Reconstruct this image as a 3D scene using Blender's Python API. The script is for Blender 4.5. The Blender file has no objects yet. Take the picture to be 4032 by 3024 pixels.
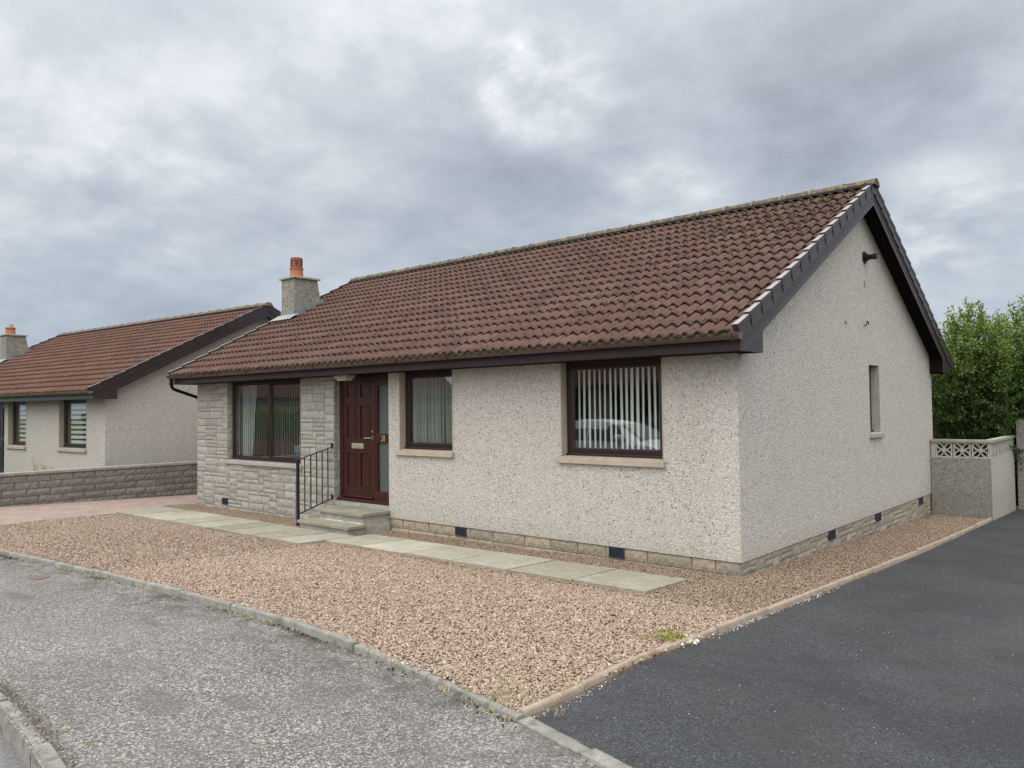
import bpy, math, random
import numpy as np
from mathutils import Vector, Matrix
random.seed(7); rng = np.random.default_rng(7)
SC = bpy.context.scene
COL = SC.collection
R = math.radians

# ------------------------------------------------------------------ helpers
def tag(o, label=None, cat=None, group=None, kind=None):
    if label: o['label'] = label
    if cat: o['category'] = cat
    if group: o['group'] = group
    if kind: o['kind'] = kind
    return o

def empty(name, loc=(0, 0, 0), rz=0, **kw):
    o = bpy.data.objects.new(name, None); COL.objects.link(o)
    o.location = loc; o.rotation_euler = (0, 0, rz); o.empty_display_size = .2
    return tag(o, **kw)

class MB:
    """collects faces and links them as ONE mesh object"""
    def __init__(s): s.v = []; s.f = []; s.uv = []
    def add(s, vs, fs, uv=None):
        n = len(s.v); s.v += [tuple(v) for v in vs]; s.f += [tuple(i + n for i in f) for f in fs]
        s.uv += uv if uv else [(0, 0)] * len(vs)
    def box(s, x0, x1, y0, y1, z0, z1):
        s.add([(x0, y0, z0), (x1, y0, z0), (x1, y1, z0), (x0, y1, z0), (x0, y0, z1), (x1, y0, z1), (x1, y1, z1), (x0, y1, z1)],
              [(0, 3, 2, 1), (4, 5, 6, 7), (0, 1, 5, 4), (1, 2, 6, 5), (2, 3, 7, 6), (3, 0, 4, 7)])
    def prism(s, pts, d):
        """planar polygon pts extruded by vector d"""
        n = len(pts); d = Vector(d)
        vs = [Vector(p) for p in pts] + [Vector(p) + d for p in pts]
        s.add(vs, [tuple(range(n))[::-1], tuple(range(n, 2 * n))] + [(i, (i + 1) % n, (i + 1) % n + n, i + n) for i in range(n)])
    def bar(s, a, b, w, h, up=(0, 0, 1)):
        a = Vector(a); b = Vector(b); d = (b - a).normalized(); u = Vector(up)
        r = d.cross(u).normalized(); u = r.cross(d)
        c = [r * (sx * w / 2) + u * (sz * h / 2) for sx, sz in ((-1, -1), (1, -1), (1, 1), (-1, 1))]
        s.add([a + k for k in c] + [b + k for k in c], [(0, 1, 2, 3), (7, 6, 5, 4)] + [(i, i + 4, (i + 1) % 4 + 4, (i + 1) % 4) for i in range(4)])
    def tube(s, pts, r, n=10, cap=True, rs=None):
        pts = [Vector(p) for p in pts]; m = len(pts); vs = []; prev = None
        for i, p in enumerate(pts):
            d = (pts[min(i + 1, m - 1)] - pts[max(i - 1, 0)]).normalized()
            if prev is None:
                prev = d.cross(Vector((0, 0, 1)) if abs(d.z) < .9 else Vector((1, 0, 0))).normalized()
            e = (prev - d * prev.dot(d)).normalized(); prev = e; g = d.cross(e)
            rr = rs[i] if rs else r
            vs += [p + e * (rr * math.cos(2 * math.pi * k / n)) + g * (rr * math.sin(2 * math.pi * k / n)) for k in range(n)]
        fs = [(i * n + k, i * n + (k + 1) % n, (i + 1) * n + (k + 1) % n, (i + 1) * n + k) for i in range(m - 1) for k in range(n)]
        if cap: fs += [tuple(range(n))[::-1], tuple(range((m - 1) * n, m * n))]
        s.add(vs, fs)
    def lathe(s, prof, c, n=24):
        vs = [(c[0] + r * math.cos(2 * math.pi * k / n), c[1] + r * math.sin(2 * math.pi * k / n), c[2] + z) for r, z in prof for k in range(n)]
        m = len(prof)
        s.add(vs, [(i * n + k, i * n + (k + 1) % n, (i + 1) * n + (k + 1) % n, (i + 1) * n + k) for i in range(m - 1) for k in range(n)])
    def build(s, name, mat, parent=None, smooth=False, bevel=0, seg=2, auto=None):
        me = bpy.data.meshes.new(name); me.from_pydata(s.v, [], s.f)
        if any(u != (0, 0) for u in s.uv):
            l = me.uv_layers.new(name='UVMap'); idx = np.empty(len(me.loops), dtype=np.int32); me.loops.foreach_get('vertex_index', idx)
            l.data.foreach_set('uv', np.array(s.uv, dtype=np.float32)[idx].ravel())
        me.materials.append(mat)
        if smooth: me.polygons.foreach_set('use_smooth', [True] * len(me.polygons))
        o = bpy.data.objects.new(name, me); COL.objects.link(o)
        if parent is not None: o.parent = parent
        if bevel:
            b = o.modifiers.new('bevel', 'BEVEL'); b.width = bevel; b.segments = seg; b.limit_method = 'ANGLE'
        if auto and smooth:
            me.set_sharp_from_angle(angle=R(auto))
        return o

# ------------------------------------------------------------------ materials
class NT:
    def __init__(s, name):
        s.m = bpy.data.materials.new(name); s.m.use_nodes = True; s.t = s.m.node_tree
        s.b = s.t.nodes['Principled BSDF']; s.b.inputs['Specular IOR Level'].default_value = .3
        s.co = s.n('ShaderNodeTexCoord').outputs['Object']
    def n(s, k, **a):
        nd = s.t.nodes.new(k)
        for x, y in a.items(): setattr(nd, x, y)
        return nd
    def l(s, a, b): s.t.links.new(a, b)
    def noise(s, scale, detail=3, rough=.55, vec=None, dist=0, out='Fac'):
        nd = s.n('ShaderNodeTexNoise'); nd.inputs['Scale'].default_value = scale; nd.inputs['Detail'].default_value = detail
        nd.inputs['Roughness'].default_value = rough; nd.inputs['Distortion'].default_value = dist
        s.l(vec or s.co, nd.inputs['Vector']); return nd.outputs[out]
    def vor(s, scale, out='Color', feature='F1', vec=None, rnd=1):
        nd = s.n('ShaderNodeTexVoronoi'); nd.feature = feature; nd.inputs['Scale'].default_value = scale; nd.inputs['Randomness'].default_value = rnd
        s.l(vec or s.co, nd.inputs['Vector']); return nd.outputs[out]
    def ramp(s, fac, st, interp='LINEAR'):
        nd = s.n('ShaderNodeValToRGB'); e = nd.color_ramp.elements; nd.color_ramp.interpolation = interp
        while len(e) < len(st): e.new(.5)
        for i, (p, c) in enumerate(st):
            e[i].position = p
            e[i].color = (c, c, c, 1) if isinstance(c, (int, float)) else (*c, 1)
        s.l(fac, nd.inputs['Fac']); return nd.outputs['Color']
    def mix(s, fac, a, b, mode='MIX'):
        nd = s.n('ShaderNodeMix', data_type='RGBA', blend_type=mode)
        for i_, v in ((0, fac), (6, a), (7, b)):
            sock = nd.inputs[i_]
            if isinstance(v, (int, float)): sock.default_value = v if i_ == 0 else (v, v, v, 1)
            elif isinstance(v, tuple): sock.default_value = (*v, 1)
            else: s.l(v, sock)
        return nd.outputs[2]
    def math(s, op, a, b=None, clamp=False):
        nd = s.n('ShaderNodeMath', operation=op, use_clamp=clamp)
        for i, v in enumerate((a, b)):
            if v is None: continue
            if isinstance(v, (int, float)): nd.inputs[i].default_value = v
            else: s.l(v, nd.inputs[i])
        return nd.outputs[0]
    def sep(s, v):
        nd = s.n('ShaderNodeSeparateXYZ'); s.l(v, nd.inputs[0]); return nd.outputs
    def comb(s, x, y, z):
        nd = s.n('ShaderNodeCombineXYZ')
        for i, v in enumerate((x, y, z)):
            if isinstance(v, (int, float)): nd.inputs[i].default_value = v
            else: s.l(v, nd.inputs[i])
        return nd.outputs[0]
    def bump(s, h, dist, strength=1):
        nd = s.n('ShaderNodeBump'); nd.inputs['Distance'].default_value = dist; nd.inputs['Strength'].default_value = strength
        s.l(h, nd.inputs['Height']); s.l(nd.outputs[0], s.b.inputs['Normal']); return nd
    def fin(s, col=None, rough=.8, spec=None):
        if col is not None:
            if isinstance(col, tuple): s.b.inputs['Base Color'].default_value = (*col, 1)
            else: s.l(col, s.b.inputs['Base Color'])
        if isinstance(rough, (int, float)): s.b.inputs['Roughness'].default_value = rough
        else: s.l(rough, s.b.inputs['Roughness'])
        if spec is not None: s.b.inputs['Specular IOR Level'].default_value = spec
        return s.m

def m_harl(name, base, dark=.05, warm=1.0, chips=.045, stain=True, contrast=1.3, cell=64):
    """roughcast / dry dash: small stones of different tone pressed in render"""
    t = NT(name)
    c1 = t.sep(t.vor(cell))[0]; c2 = t.sep(t.vor(cell * .55))[1]
    a = tuple(max(0, x * (1 - .42 * contrast)) for x in base); b = tuple(min(1, x * (1 + .30 * contrast)) for x in base)
    col = t.ramp(c1, [(0, a), (.3, tuple(x * (1 - .1 * contrast) for x in base)), (.7, base), (1, b)])
    col = t.mix(t.ramp(c2, [(0, .0), (.12, 0), (1, .45)]), t.mix(.5, col, a), t.mix(.6, col, b))
    col = t.mix(t.ramp(t.noise(42, 5, .8), [(.40, .5), (.56, 0)]), col, tuple(x * .55 for x in base))
    col = t.mix(t.ramp(t.noise(62, 3, .7), [(.50, 0), (.66, .55)]), col, tuple(min(.85, x * 1.38) for x in base))
    vn = t.n('ShaderNodeTexVoronoi'); vn.inputs['Scale'].default_value = 37; t.l(t.co, vn.inputs['Vector'])
    ch = t.sep(vn.outputs['Color']); near = t.ramp(vn.outputs['Distance'], [(.30, 1), (.40, 0)])
    sel = t.ramp(ch[2], [(0, .85), (chips * 2.6, .85), (chips * 2.6 + .004, 0)])
    col = t.mix(t.math('MULTIPLY', near, sel), col, (dark, dark, dark * 1.02))
    if stain:
        big = t.noise(.9, 4, .6)
        col = t.mix(t.ramp(big, [(.3, 0.0), (.75, .35)]), col, (base[0] * .84, base[1] * .82, base[2] * .74))
        z = t.sep(t.co)[2]
        sv = t.n('ShaderNodeMapping'); sv.inputs['Scale'].default_value = (5, 5, .35); t.l(t.co, sv.inputs[0])
        col = t.mix(t.ramp(t.noise(1.0, 4, .6, vec=sv.outputs[0]), [(.52, 0), (.78, .4)]), col, (base[0] * .72, base[1] * .70, base[2] * .64))
        st = t.math('MULTIPLY', t.ramp(z, [(0, .55), (.09, .25), (.25, 0)]), t.noise(3.0, 4))
        col = t.mix(t.math('MULTIPLY', st, .85, clamp=True), col, (base[0] * .5, base[1] * .5, base[2] * .42))
    hh = t.mix(.5, t.vor(cell * .9, 'Distance'), t.noise(45, 2))
    t.bump(hh, .011, 1.0)
    return t.fin(col, .93, .15)

def m_noise(name, c0, c1, scale=6, rough=.8, bump=0, bscale=40, spec=.3, spots=None, detail=4):
    t = NT(name)
    col = t.ramp(t.noise(scale, detail, .62), [(.3, c0), (.7, c1)])
    if spots:
        for (sc, lo, hi, cc) in spots: col = t.mix(t.ramp(t.noise(sc, 5, .65, dist=.3), [(lo, 0), (hi, 1)]), col, cc)
    if bump: t.bump(t.noise(bscale, 4, .6), bump)
    return t.fin(col, rough, spec)

def m_tile(name, tint, moss=.5):
    t = NT(name)
    uv = t.n('ShaderNodeUVMap').outputs[0]; u, v, _ = t.sep(uv)
    fv = t.math('FLOOR', v); fu = t.math('FLOOR', t.math('ADD', u, t.math('MULTIPLY', t.math('MODULO', fv, 2), .5)))
    wn = t.n('ShaderNodeTexWhiteNoise', noise_dimensions='2D'); t.l(t.comb(fu, fv, 0), wn.inputs['Vector'])
    a, b, c = tint
    col = t.ramp(wn.outputs['Value'], [(0, (a * .72, b * .75, c * .78)), (.35, (a, b * .92, c * .88)), (.7, (a * 1.12, b * 1.06, c * 1.06)), (1, (a * 1.28, b * 1.34, c * 1.38))])
    col = t.mix(t.ramp(t.noise(2.2, 5, .65), [(.35, 0), (.75, .55)]), col, (a * .8, b * .98, c * 1.1))
    col = t.mix(t.ramp(t.noise(28, 4, .7), [(.35, .0), (.8, .6)]), col, (a * 1.35, b * 1.5, c * 1.6))
    col = t.mix(t.ramp(t.noise(9, 5, .75), [(.48, 0), (.72, .55)]), col, (a * .40, b * .42, c * .42))
    # the dark butt edge, dirt and algae plus lip shade painted into the colour
    fr = t.math('FRACT', v)
    dirt_shade = t.math('MULTIPLY', t.ramp(fr, [(0, 1), (.045, 1), (.09, .3), (.3, 0)]), t.ramp(t.noise(11, 4), [(.25, .45), (.6, 1)]))
    col = t.mix(dirt_shade, col, (a * .22, b * .22, c * .22))
    # moss spots
    ms = t.math('MULTIPLY', t.ramp(t.noise(16, 4, .6), [(.60, 0), (.65, 1)]), t.ramp(t.noise(1.3, 3), [(.42, 0), (.62, moss)]))
    col = t.mix(ms, col, (.022, .022, .008))
    # interlock line
    fu2 = t.math('FRACT', t.math('ADD', u, t.math('MULTIPLY', t.math('MODULO', fv, 2), .5)))
    jl = t.ramp(fu2, [(0, .8), (.025, .8), (.04, 0), (.985, 0), (1, .8)])
    col = t.mix(jl, col, (a * .3, b * .3, c * .3))
    t.bump(t.noise(60, 3), .003)
    return t.fin(col, .9, .12)

M = {}
M['harl_front'] = m_harl('cream dry dash render', (.56, .53, .487), chips=.07)
M['harl_side'] = m_harl('dry dash render of the gable', (.585, .553, .508), chips=.03)
M['harl_neighbour'] = m_harl('neighbour dry dash render', (.55, .52, .478), chips=.015)
M['harl_chimney'] = m_harl('grey chimney roughcast', (.31, .295, .25), chips=.16, contrast=1.9, cell=30)
M['harl_grey'] = m_harl('grey roughcast', (.30, .29, .26), chips=.05, contrast=1.8, cell=50)
M['harl_pale'] = m_harl('pale wet dash', (.50, .48, .43), chips=.01)
M['tile'] = m_tile('brown concrete roof tiles', (.100, .057, .045), 1.0)
M['tile_n'] = m_tile('red brown concrete roof tiles', (.112, .060, .045), .45)
M['ridge'] = m_noise('lichened ridge tile', (.075, .056, .042), (.12, .09, .066), 9, .85, .004, 60, spots=[(9, .50, .58, (.17, .14, .045)), (16, .54, .62, (.035, .03, .02))])
M['ridge_n'] = m_noise('ridge tile of the neighbour', (.11, .075, .06), (.18, .13, .10), 9, .85, .004, 60, spots=[(9, .52, .66, (.20, .165, .07))])
M['pvc'] = m_noise('dark brown roofline plastic', (.009, .006, .006), (.014, .009, .009), 4, .75, spec=.08)
M['verge'] = m_noise('grey brown verge plastic', (.040, .029, .029), (.052, .038, .038), 4, .4, spec=.35)
M['barge'] = m_noise('dark bargeboard plastic', (.050, .040, .041), (.064, .052, .053), 4, .4, spec=.35)
M['verge_n'] = m_noise('dark red verge plastic', (.022, .012, .014), (.030, .017, .019), 4, .34, spec=.6)
M['fascia'] = m_noise('purple brown fascia', (.024, .013, .0145), (.034, .019, .021), 4, .45, spec=.3)
M['fascia_n'] = m_noise('slate grey fascia', (.045, .05, .055), (.06, .066, .07), 4, .4, spec=.5)
def top_sheen(mat, pale):      # sky sheen on upward plastic faces, painted in as a paler colour
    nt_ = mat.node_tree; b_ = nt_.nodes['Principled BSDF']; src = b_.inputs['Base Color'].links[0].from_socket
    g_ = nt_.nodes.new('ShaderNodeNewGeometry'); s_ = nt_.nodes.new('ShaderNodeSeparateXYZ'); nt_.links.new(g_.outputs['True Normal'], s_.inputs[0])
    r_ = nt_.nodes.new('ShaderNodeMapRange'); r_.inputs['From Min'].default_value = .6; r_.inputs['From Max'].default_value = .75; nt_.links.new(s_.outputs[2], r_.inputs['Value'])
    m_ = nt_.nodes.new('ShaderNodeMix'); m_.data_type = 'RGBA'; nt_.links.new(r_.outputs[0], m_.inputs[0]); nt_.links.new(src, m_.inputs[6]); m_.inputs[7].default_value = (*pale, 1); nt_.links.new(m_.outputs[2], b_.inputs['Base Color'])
top_sheen(M['verge'], (.27, .255, .255)); top_sheen(M['verge_n'], (.18, .165, .165))
M['gutter'] = m_noise('brown gutter plastic', (.070, .038, .032), (.105, .062, .053), 3, .3, spec=.55, spots=[(5, .6, .8, (.05, .03, .025))])
M['gutter_n'] = m_noise('weathered mossy gutter', (.075, .07, .045), (.13, .12, .075), 5, .6, spots=[(9, .5, .7, (.05, .035, .02))])
M['union'] = m_noise('grey plastic ridge union', (.11, .095, .095), (.14, .125, .125), 6, .5)
M['frame'] = m_noise('mahogany brown window frame', (.018, .008, .0075), (.028, .012, .011), 3, .3, spec=.55)
M['frame_n'] = m_noise('near black window frame', (.012, .011, .012), (.02, .018, .018), 3, .35, spec=.5)
M['door'] = m_noise('mahogany door', (.028, .0068, .0042), (.048, .0115, .007), 7, .3, spec=.5)
M['sand'] = m_noise('painted beige margin', (.35, .295, .23), (.44, .38, .305), 5, .85, .002, 50, spots=[(18, .60, .72, (.27, .21, .15))])
M['sill_grey'] = m_noise('grey concrete sill', (.30, .28, .25), (.38, .36, .32), 6, .85, .002, 60)
M['slab_'] = m_noise('grey concrete slab', (.30, .29, .235), (.43, .415, .345), 2.2, .9, .004, 60, spots=[(3.5, .52, .72, (.24, .235, .16)), (45, .62, .72, (.2, .19, .15))])
M['step'] = m_noise('greenish concrete step', (.20, .19, .14), (.295, .28, .215), 3.2, .88, .003, 60, spots=[(30, .6, .72, (.17, .17, .12))])
M['concrete'] = m_noise('rough concrete', (.26, .255, .22), (.42, .41, .37), 5, .9, .006, 45, spots=[(25, .55, .7, (.17, .17, .13))])
M['kerb'] = m_noise('weathered kerb concrete', (.165, .16, .142), (.27, .262, .235), 7, .9, .006, 90, spots=[(11, .50, .68, (.13, .13, .105)), (60, .62, .72, (.55, .54, .5))])
M['edging'] = m_noise('sandy driveway edging', (.25, .195, .145), (.36, .295, .235), 8, .9, .005, 60, spots=[(30, .6, .7, (.5, .45, .38))])
M['lead'] = m_noise('lead flashing', (.14, .155, .17), (.22, .235, .25), 4, .5, .002, 20)
M['lead_pale'] = m_noise('pale weathered lead apron', (.22, .225, .22), (.33, .335, .325), 4, .75, .003, 20)
M['terracotta'] = m_noise('terracotta', (.30, .105, .05), (.38, .14, .068), 6, .75)
M['terracotta_dirty'] = m_noise('sooty terracotta', (.15, .055, .035), (.24, .09, .052), 12, .8)
M['steel'] = m_noise('dull steel flue', (.30, .31, .32), (.42, .43, .44), 8, .4)
M['navy'] = m_noise('navy gloss paint', (.010, .012, .030), (.016, .018, .042), 5, .3, spec=.5)
M['brass'] = m_noise('tarnished pale brass', (.42, .38, .28), (.55, .50, .38), 20, .35); M['brass'].node_tree.nodes['Principled BSDF'].inputs['Metallic'].default_value = .6
M['gold'] = m_noise('gold numerals', (.36, .27, .09), (.46, .35, .12), 8, .4)
M['airbrick'] = m_noise('blue black air brick plastic', (.022, .03, .046), (.035, .048, .068), 8, .5)
M['black'] = m_noise('black plastic', (.008, .008, .009), (.014, .014, .016), 8, .45)
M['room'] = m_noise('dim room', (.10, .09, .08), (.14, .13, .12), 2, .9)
M['curtain'] = m_noise('white net curtain', (.62, .66, .66), (.76, .80, .80), 3, .9)
M['blind'] = m_noise('pale green grey blind fabric', (.76, .785, .755), (.82, .845, .815), 3, .85)
M['obscure'] = m_noise('obscured glass', (.055, .065, .062), (.105, .12, .114), 25, .3, .006, 45, spec=.5)
M['lamp'] = m_noise('yellowed porch light plastic', (.42, .42, .33), (.52, .52, .42), 5, .4)
M['mortar'] = m_noise('pale mortar', (.20, .19, .165), (.27, .255, .225), 12, .95, .004, 50)
M['mortar_dark'] = m_noise('dark mortar', (.045, .042, .038), (.075, .07, .062), 12, .95, .004, 50)

def m_slab():
    t = NT('aged paving slabs'); g = t.n('ShaderNodeNewGeometry').outputs['Random Per Island']
    col = t.ramp(g, [(0, (.19, .175, .13)), (.4, (.285, .265, .205)), (.75, (.33, .31, .248)), (1, (.41, .39, .32))])
    col = t.mix(t.ramp(t.noise(3, 5, .65, dist=.4), [(.4, 0), (.75, .6)]), col, (.19, .185, .13))
    col = t.mix(t.ramp(t.noise(9, 5, .7), [(.48, 0), (.72, .5)]), col, (.46, .45, .38)); col = t.mix(t.ramp(t.noise(48, 4, .7), [(.5, 0), (.72, .5)]), col, (.15, .14, .11))
    t.bump(t.noise(60, 4), .004); return t.fin(col, .92, .2)
M['slab'] = m_slab()
def m_stone(name, c0, c1, c2, bump=.006, grime=None):
    t = NT(name)
    g = t.n('ShaderNodeNewGeometry').outputs['Random Per Island']
    col = t.ramp(g, [(0, c0), (.5, c1), (1, c2)])
    col = t.mix(t.ramp(t.noise(13, 6, .7), [(.35, 0), (.75, .6)]), col, tuple(x * .62 for x in c0))
    col = t.mix(t.ramp(t.noise(60, 3, .6), [(.5, 0), (.8, .5)]), col, tuple(min(1, x * 1.35) for x in c2))
    if grime:
        z = t.sep(t.co)[2]
        col = t.mix(t.math('MULTIPLY', t.ramp(z, [(0, 0), (1, 1)]), 0), col, grime)
    t.bump(t.mix(.5, t.noise(38, 5, .65), t.noise(90, 3, .6)), bump)
    return t.fin(col, .92, .2)
M['stone'] = m_stone('grey reconstituted stone', (.30, .285, .25), (.36, .343, .30), (.415, .395, .35), .010)
M['plinth'] = m_stone('sandy split faced stone', (.27, .24, .19), (.36, .305, .225), (.43, .355, .25))
M['plinth_side'] = m_stone('buff grey split faced stone', (.26, .235, .195), (.34, .30, .24), (.40, .345, .265))
M['block'] = m_stone('brown grey split faced block', (.15, .14, .123), (.20, .186, .163), (.25, .23, .20), .012)
M['coping'] = m_noise('concrete coping', (.21, .20, .18), (.32, .30, .27), 6, .9, .004, 50)
M['screen'] = m_noise('cast concrete screen block', (.33, .31, .27), (.44, .42, .37), 7, .9, .003, 60)
M['screen_cope'] = m_noise('algae stained coping', (.23, .235, .18), (.36, .36, .29), 5, .9, .004, 50)

def m_glass():
    t = NT('window glass'); tr = t.n('ShaderNodeBsdfTransparent'); gl = t.n('ShaderNodeBsdfGlossy'); gl.inputs['Roughness'].default_value = .0
    tr.inputs['Color'].default_value = (.965, .985, .975, 1)
    ge = t.n('ShaderNodeNewGeometry'); dt = t.n('ShaderNodeVectorMath', operation='DOT_PRODUCT'); t.l(ge.outputs['Normal'], dt.inputs[0]); t.l(ge.outputs['Incoming'], dt.inputs[1])
    f2 = t.math('ADD', .115, t.math('MULTIPLY', t.math('POWER', t.math('SUBTRACT', 1, t.math('ABSOLUTE', dt.outputs['Value']), clamp=True), 4.2), .95), clamp=True); mx = t.n('ShaderNodeMixShader')
    b = t.n('ShaderNodeBump'); b.inputs['Distance'].default_value = .0015; t.l(t.noise(1.6, 1), b.inputs['Height']); t.l(b.outputs[0], gl.inputs['Normal'])
    t.l(f2, mx.inputs[0]); t.l(tr.outputs[0], mx.inputs[1]); t.l(gl.outputs[0], mx.inputs[2])
    t.l(mx.outputs[0], t.t.nodes['Material Output'].inputs['Surface']); return t.m
M['glass'] = m_glass()

def m_asphalt_old():
    t = NT('worn pavement asphalt')
    c = t.sep(t.vor(98)); c2 = t.sep(t.vor(70))
    col = t.ramp(c[0], [(0, (.06, .057, .053)), (.35, (.125, .119, .110)), (.65, (.20, .192, .177)), (.85, (.30, .288, .262)), (1, (.45, .43, .39))])
    col = t.mix(t.ramp(c2[1], [(.0, .8), (.3, 0)]), col, (.08, .08, .083))
    big = t.noise(1.1, 6, .68, dist=.6)
    col = t.mix(t.ramp(big, [(.44, .0), (.68, .5)]), col, (.125, .120, .110))
    col = t.mix(t.ramp(t.noise(2.6, 5, .7, dist=1.2), [(.60, .0), (.70, .65)]), col, (.09, .086, .08))
    col = t.mix(t.ramp(t.noise(.45, 3), [(.4, 0), (.7, .18)]), col, (.30, .29, .27))
    def patch(cx, cy, rx, ry, col, cc, k):      # worn-out smooth patch with a ragged rim
        X, Y, _ = t.sep(t.co); w_ = t.math('MULTIPLY', t.math('SUBTRACT', t.noise(4.5, 6, .75), .5), 3.6)
        a_ = t.math('POWER', t.math('DIVIDE', t.math('SUBTRACT', X, cx), rx), 2); b_ = t.math('POWER', t.math('DIVIDE', t.math('SUBTRACT', Y, cy), ry), 2)
        return t.mix(t.ramp(t.math('ADD', t.math('ADD', a_, b_), w_), [(.3, k), (1.0, 0)]), col, cc)
    for q_ in ((-1.0, -5.93, .30, .16), (-.62, -5.62, .25, .09), (.35, -6.25, .34, .12), (-2.9, -5.1, .22, .07), (1.35, -5.9, .4, .2), (-4.9, -5.5, .35, .1)): col = patch(*q_, col, (.11, .104, .096), .6)
    x_, y_, _ = t.sep(t.co)
    q = t.math('ADD', y_, t.math('MULTIPLY', t.math('ABSOLUTE', t.math('ADD', x_, 2.2)), .095))        # distance to the garden kerb, which bows outwards
    dirt_shade = t.math('MULTIPLY', t.ramp(t.math('ADD', q, 5.4), [(.1, 0), (.75, .55), (1, 1)]), t.ramp(t.noise(2.8, 5, .7, dist=.8), [(.42, 0), (.60, .85)]))
    col = t.mix(dirt_shade, col, (.052, .046, .036))
    t.bump(t.mix(.4, t.vor(80, 'Distance'), t.noise(35, 4)), .012, .8)
    return t.fin(col, .9, .2)
def m_asphalt_new():
    t = NT('new driveway asphalt')
    c = t.sep(t.vor(110))
    col = t.ramp(c[0], [(0, (.016, .0175, .019)), (.5, (.036, .039, .043)), (.9, (.056, .060, .065)), (1, (.09, .094, .098))])
    vn = t.n('ShaderNodeTexVoronoi'); vn.inputs['Scale'].default_value = 60; t.l(t.co, vn.inputs['Vector'])
    sel = t.math('MULTIPLY', t.ramp(vn.outputs['Distance'], [(.2, 1), (.3, 0)]), t.ramp(t.sep(vn.outputs['Color'])[2], [(0, .8), (.012, .8), (.014, 0)]))
    col = t.mix(sel, col, (.42, .41, .38))
    col = t.mix(t.ramp(t.noise(.8, 5, .65, dist=.5), [(.4, 0), (.62, .6)]), col, (.020, .021, .024)); col = t.mix(t.ramp(t.noise(1.7, 4, .6, dist=1), [(.58, 0), (.68, .35)]), col, (.05, .040, .034))
    col = t.mix(t.ramp(t.noise(.5, 4, .6), [(.5, 0), (.75, .35)]), col, (.075, .075, .077))
    t.bump(t.mix(.5, t.vor(100, 'Distance'), t.noise(50, 3)), .008, .8)
    return t.fin(col, .82, .35)
def m_gravel():
    t = NT('pink granite chips')
    g = t.n('ShaderNodeNewGeometry').outputs['Random Per Island']
    col = t.ramp(g, [(0, (.05, .042, .036)), (.012, (.07, .055, .045)), (.03, (.18, .13, .10)), (.07, (.25, .175, .13)), (.30, (.29, .208, .156)), (.55, (.345, .258, .198)), (.80, (.405, .318, .255)), (.93, (.33, .275, .22)), (1, (.54, .475, .40))])
    # the strip near the house is older and browner
    y = t.sep(t.co)[1]
    m = t.math('ADD', t.math('MULTIPLY', y, .30), t.math('ADD', t.math('MULTIPLY', t.noise(.7, 3), .9), .55))
    col = t.mix(t.ramp(m, [(0, 0), (.30, 0.0), (.72, .75)]), col, t.mix(.6, col, (.235, .175, .115)))
    t.bump(t.noise(120, 3), .003)
    return t.fin(col, .88, .2)
def m_pavers():
    t = NT('red block paving')
    br = t.n('ShaderNodeTexBrick'); br.offset = .5
    mp = t.n('ShaderNodeMapping'); mp.inputs['Rotation'].default_value = (0, 0, R(94)); t.l(t.co, mp.inputs[0]); t.l(mp.outputs[0], br.inputs['Vector'])
    for k, v in (('Color1', (.27, .20, .175, 1)), ('Color2', (.37, .285, .25, 1)), ('Mortar', (.10, .08, .07, 1))): br.inputs[k].default_value = v
    for k, v in (('Scale', 1), ('Brick Width', .21), ('Row Height', .105), ('Mortar Size', .010), ('Bias', 0)): br.inputs[k].default_value = v
    col = t.mix(t.ramp(t.noise(1.5, 4), [(.4, 0), (.75, .5)]), br.outputs['Color'], (.27, .19, .16))
    t.bump(br.outputs['Fac'], -.004); return t.fin(col, .88, .2)
M['asphalt_old'] = m_asphalt_old(); M['asphalt_new'] = m_asphalt_new(); M['gravel'] = m_gravel(); M['pavers'] = m_pavers()
M['soil'] = m_noise('gravel bed soil', (.16, .105, .085), (.26, .17, .14), 9, .95, .01, 40)
M['silt'] = m_noise('brown grey silt', (.10, .085, .065), (.22, .19, .15), 12, .95)
M['road'] = m_noise('road asphalt', (.10, .10, .10), (.2, .2, .195), 40, .9, .006, 60)
M['earth'] = m_noise('rough grass ground', (.045, .06, .02), (.09, .10, .04), 3, .95, .02, 20)
M['moss'] = m_noise('dry moss', (.012, .013, .006), (.045, .042, .015), 20, .95)
M['rubble'] = m_noise('mortar crumbs', (.50, .47, .40), (.72, .70, .63), 20, .95)
M['dryg'] = m_noise('dry grass', (.30, .25, .15), (.44, .38, .25), 6, .9)
M['greeng'] = m_noise('yellow green grass', (.17, .19, .035), (.30, .29, .06), 6, .9)
M['rust'] = m_noise('rusty iron cover', (.11, .08, .066), (.16, .115, .095), 9, .8, .003, 60)
M['bark'] = m_noise('bark', (.06, .045, .03), (.11, .085, .06), 12, .95)

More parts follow.
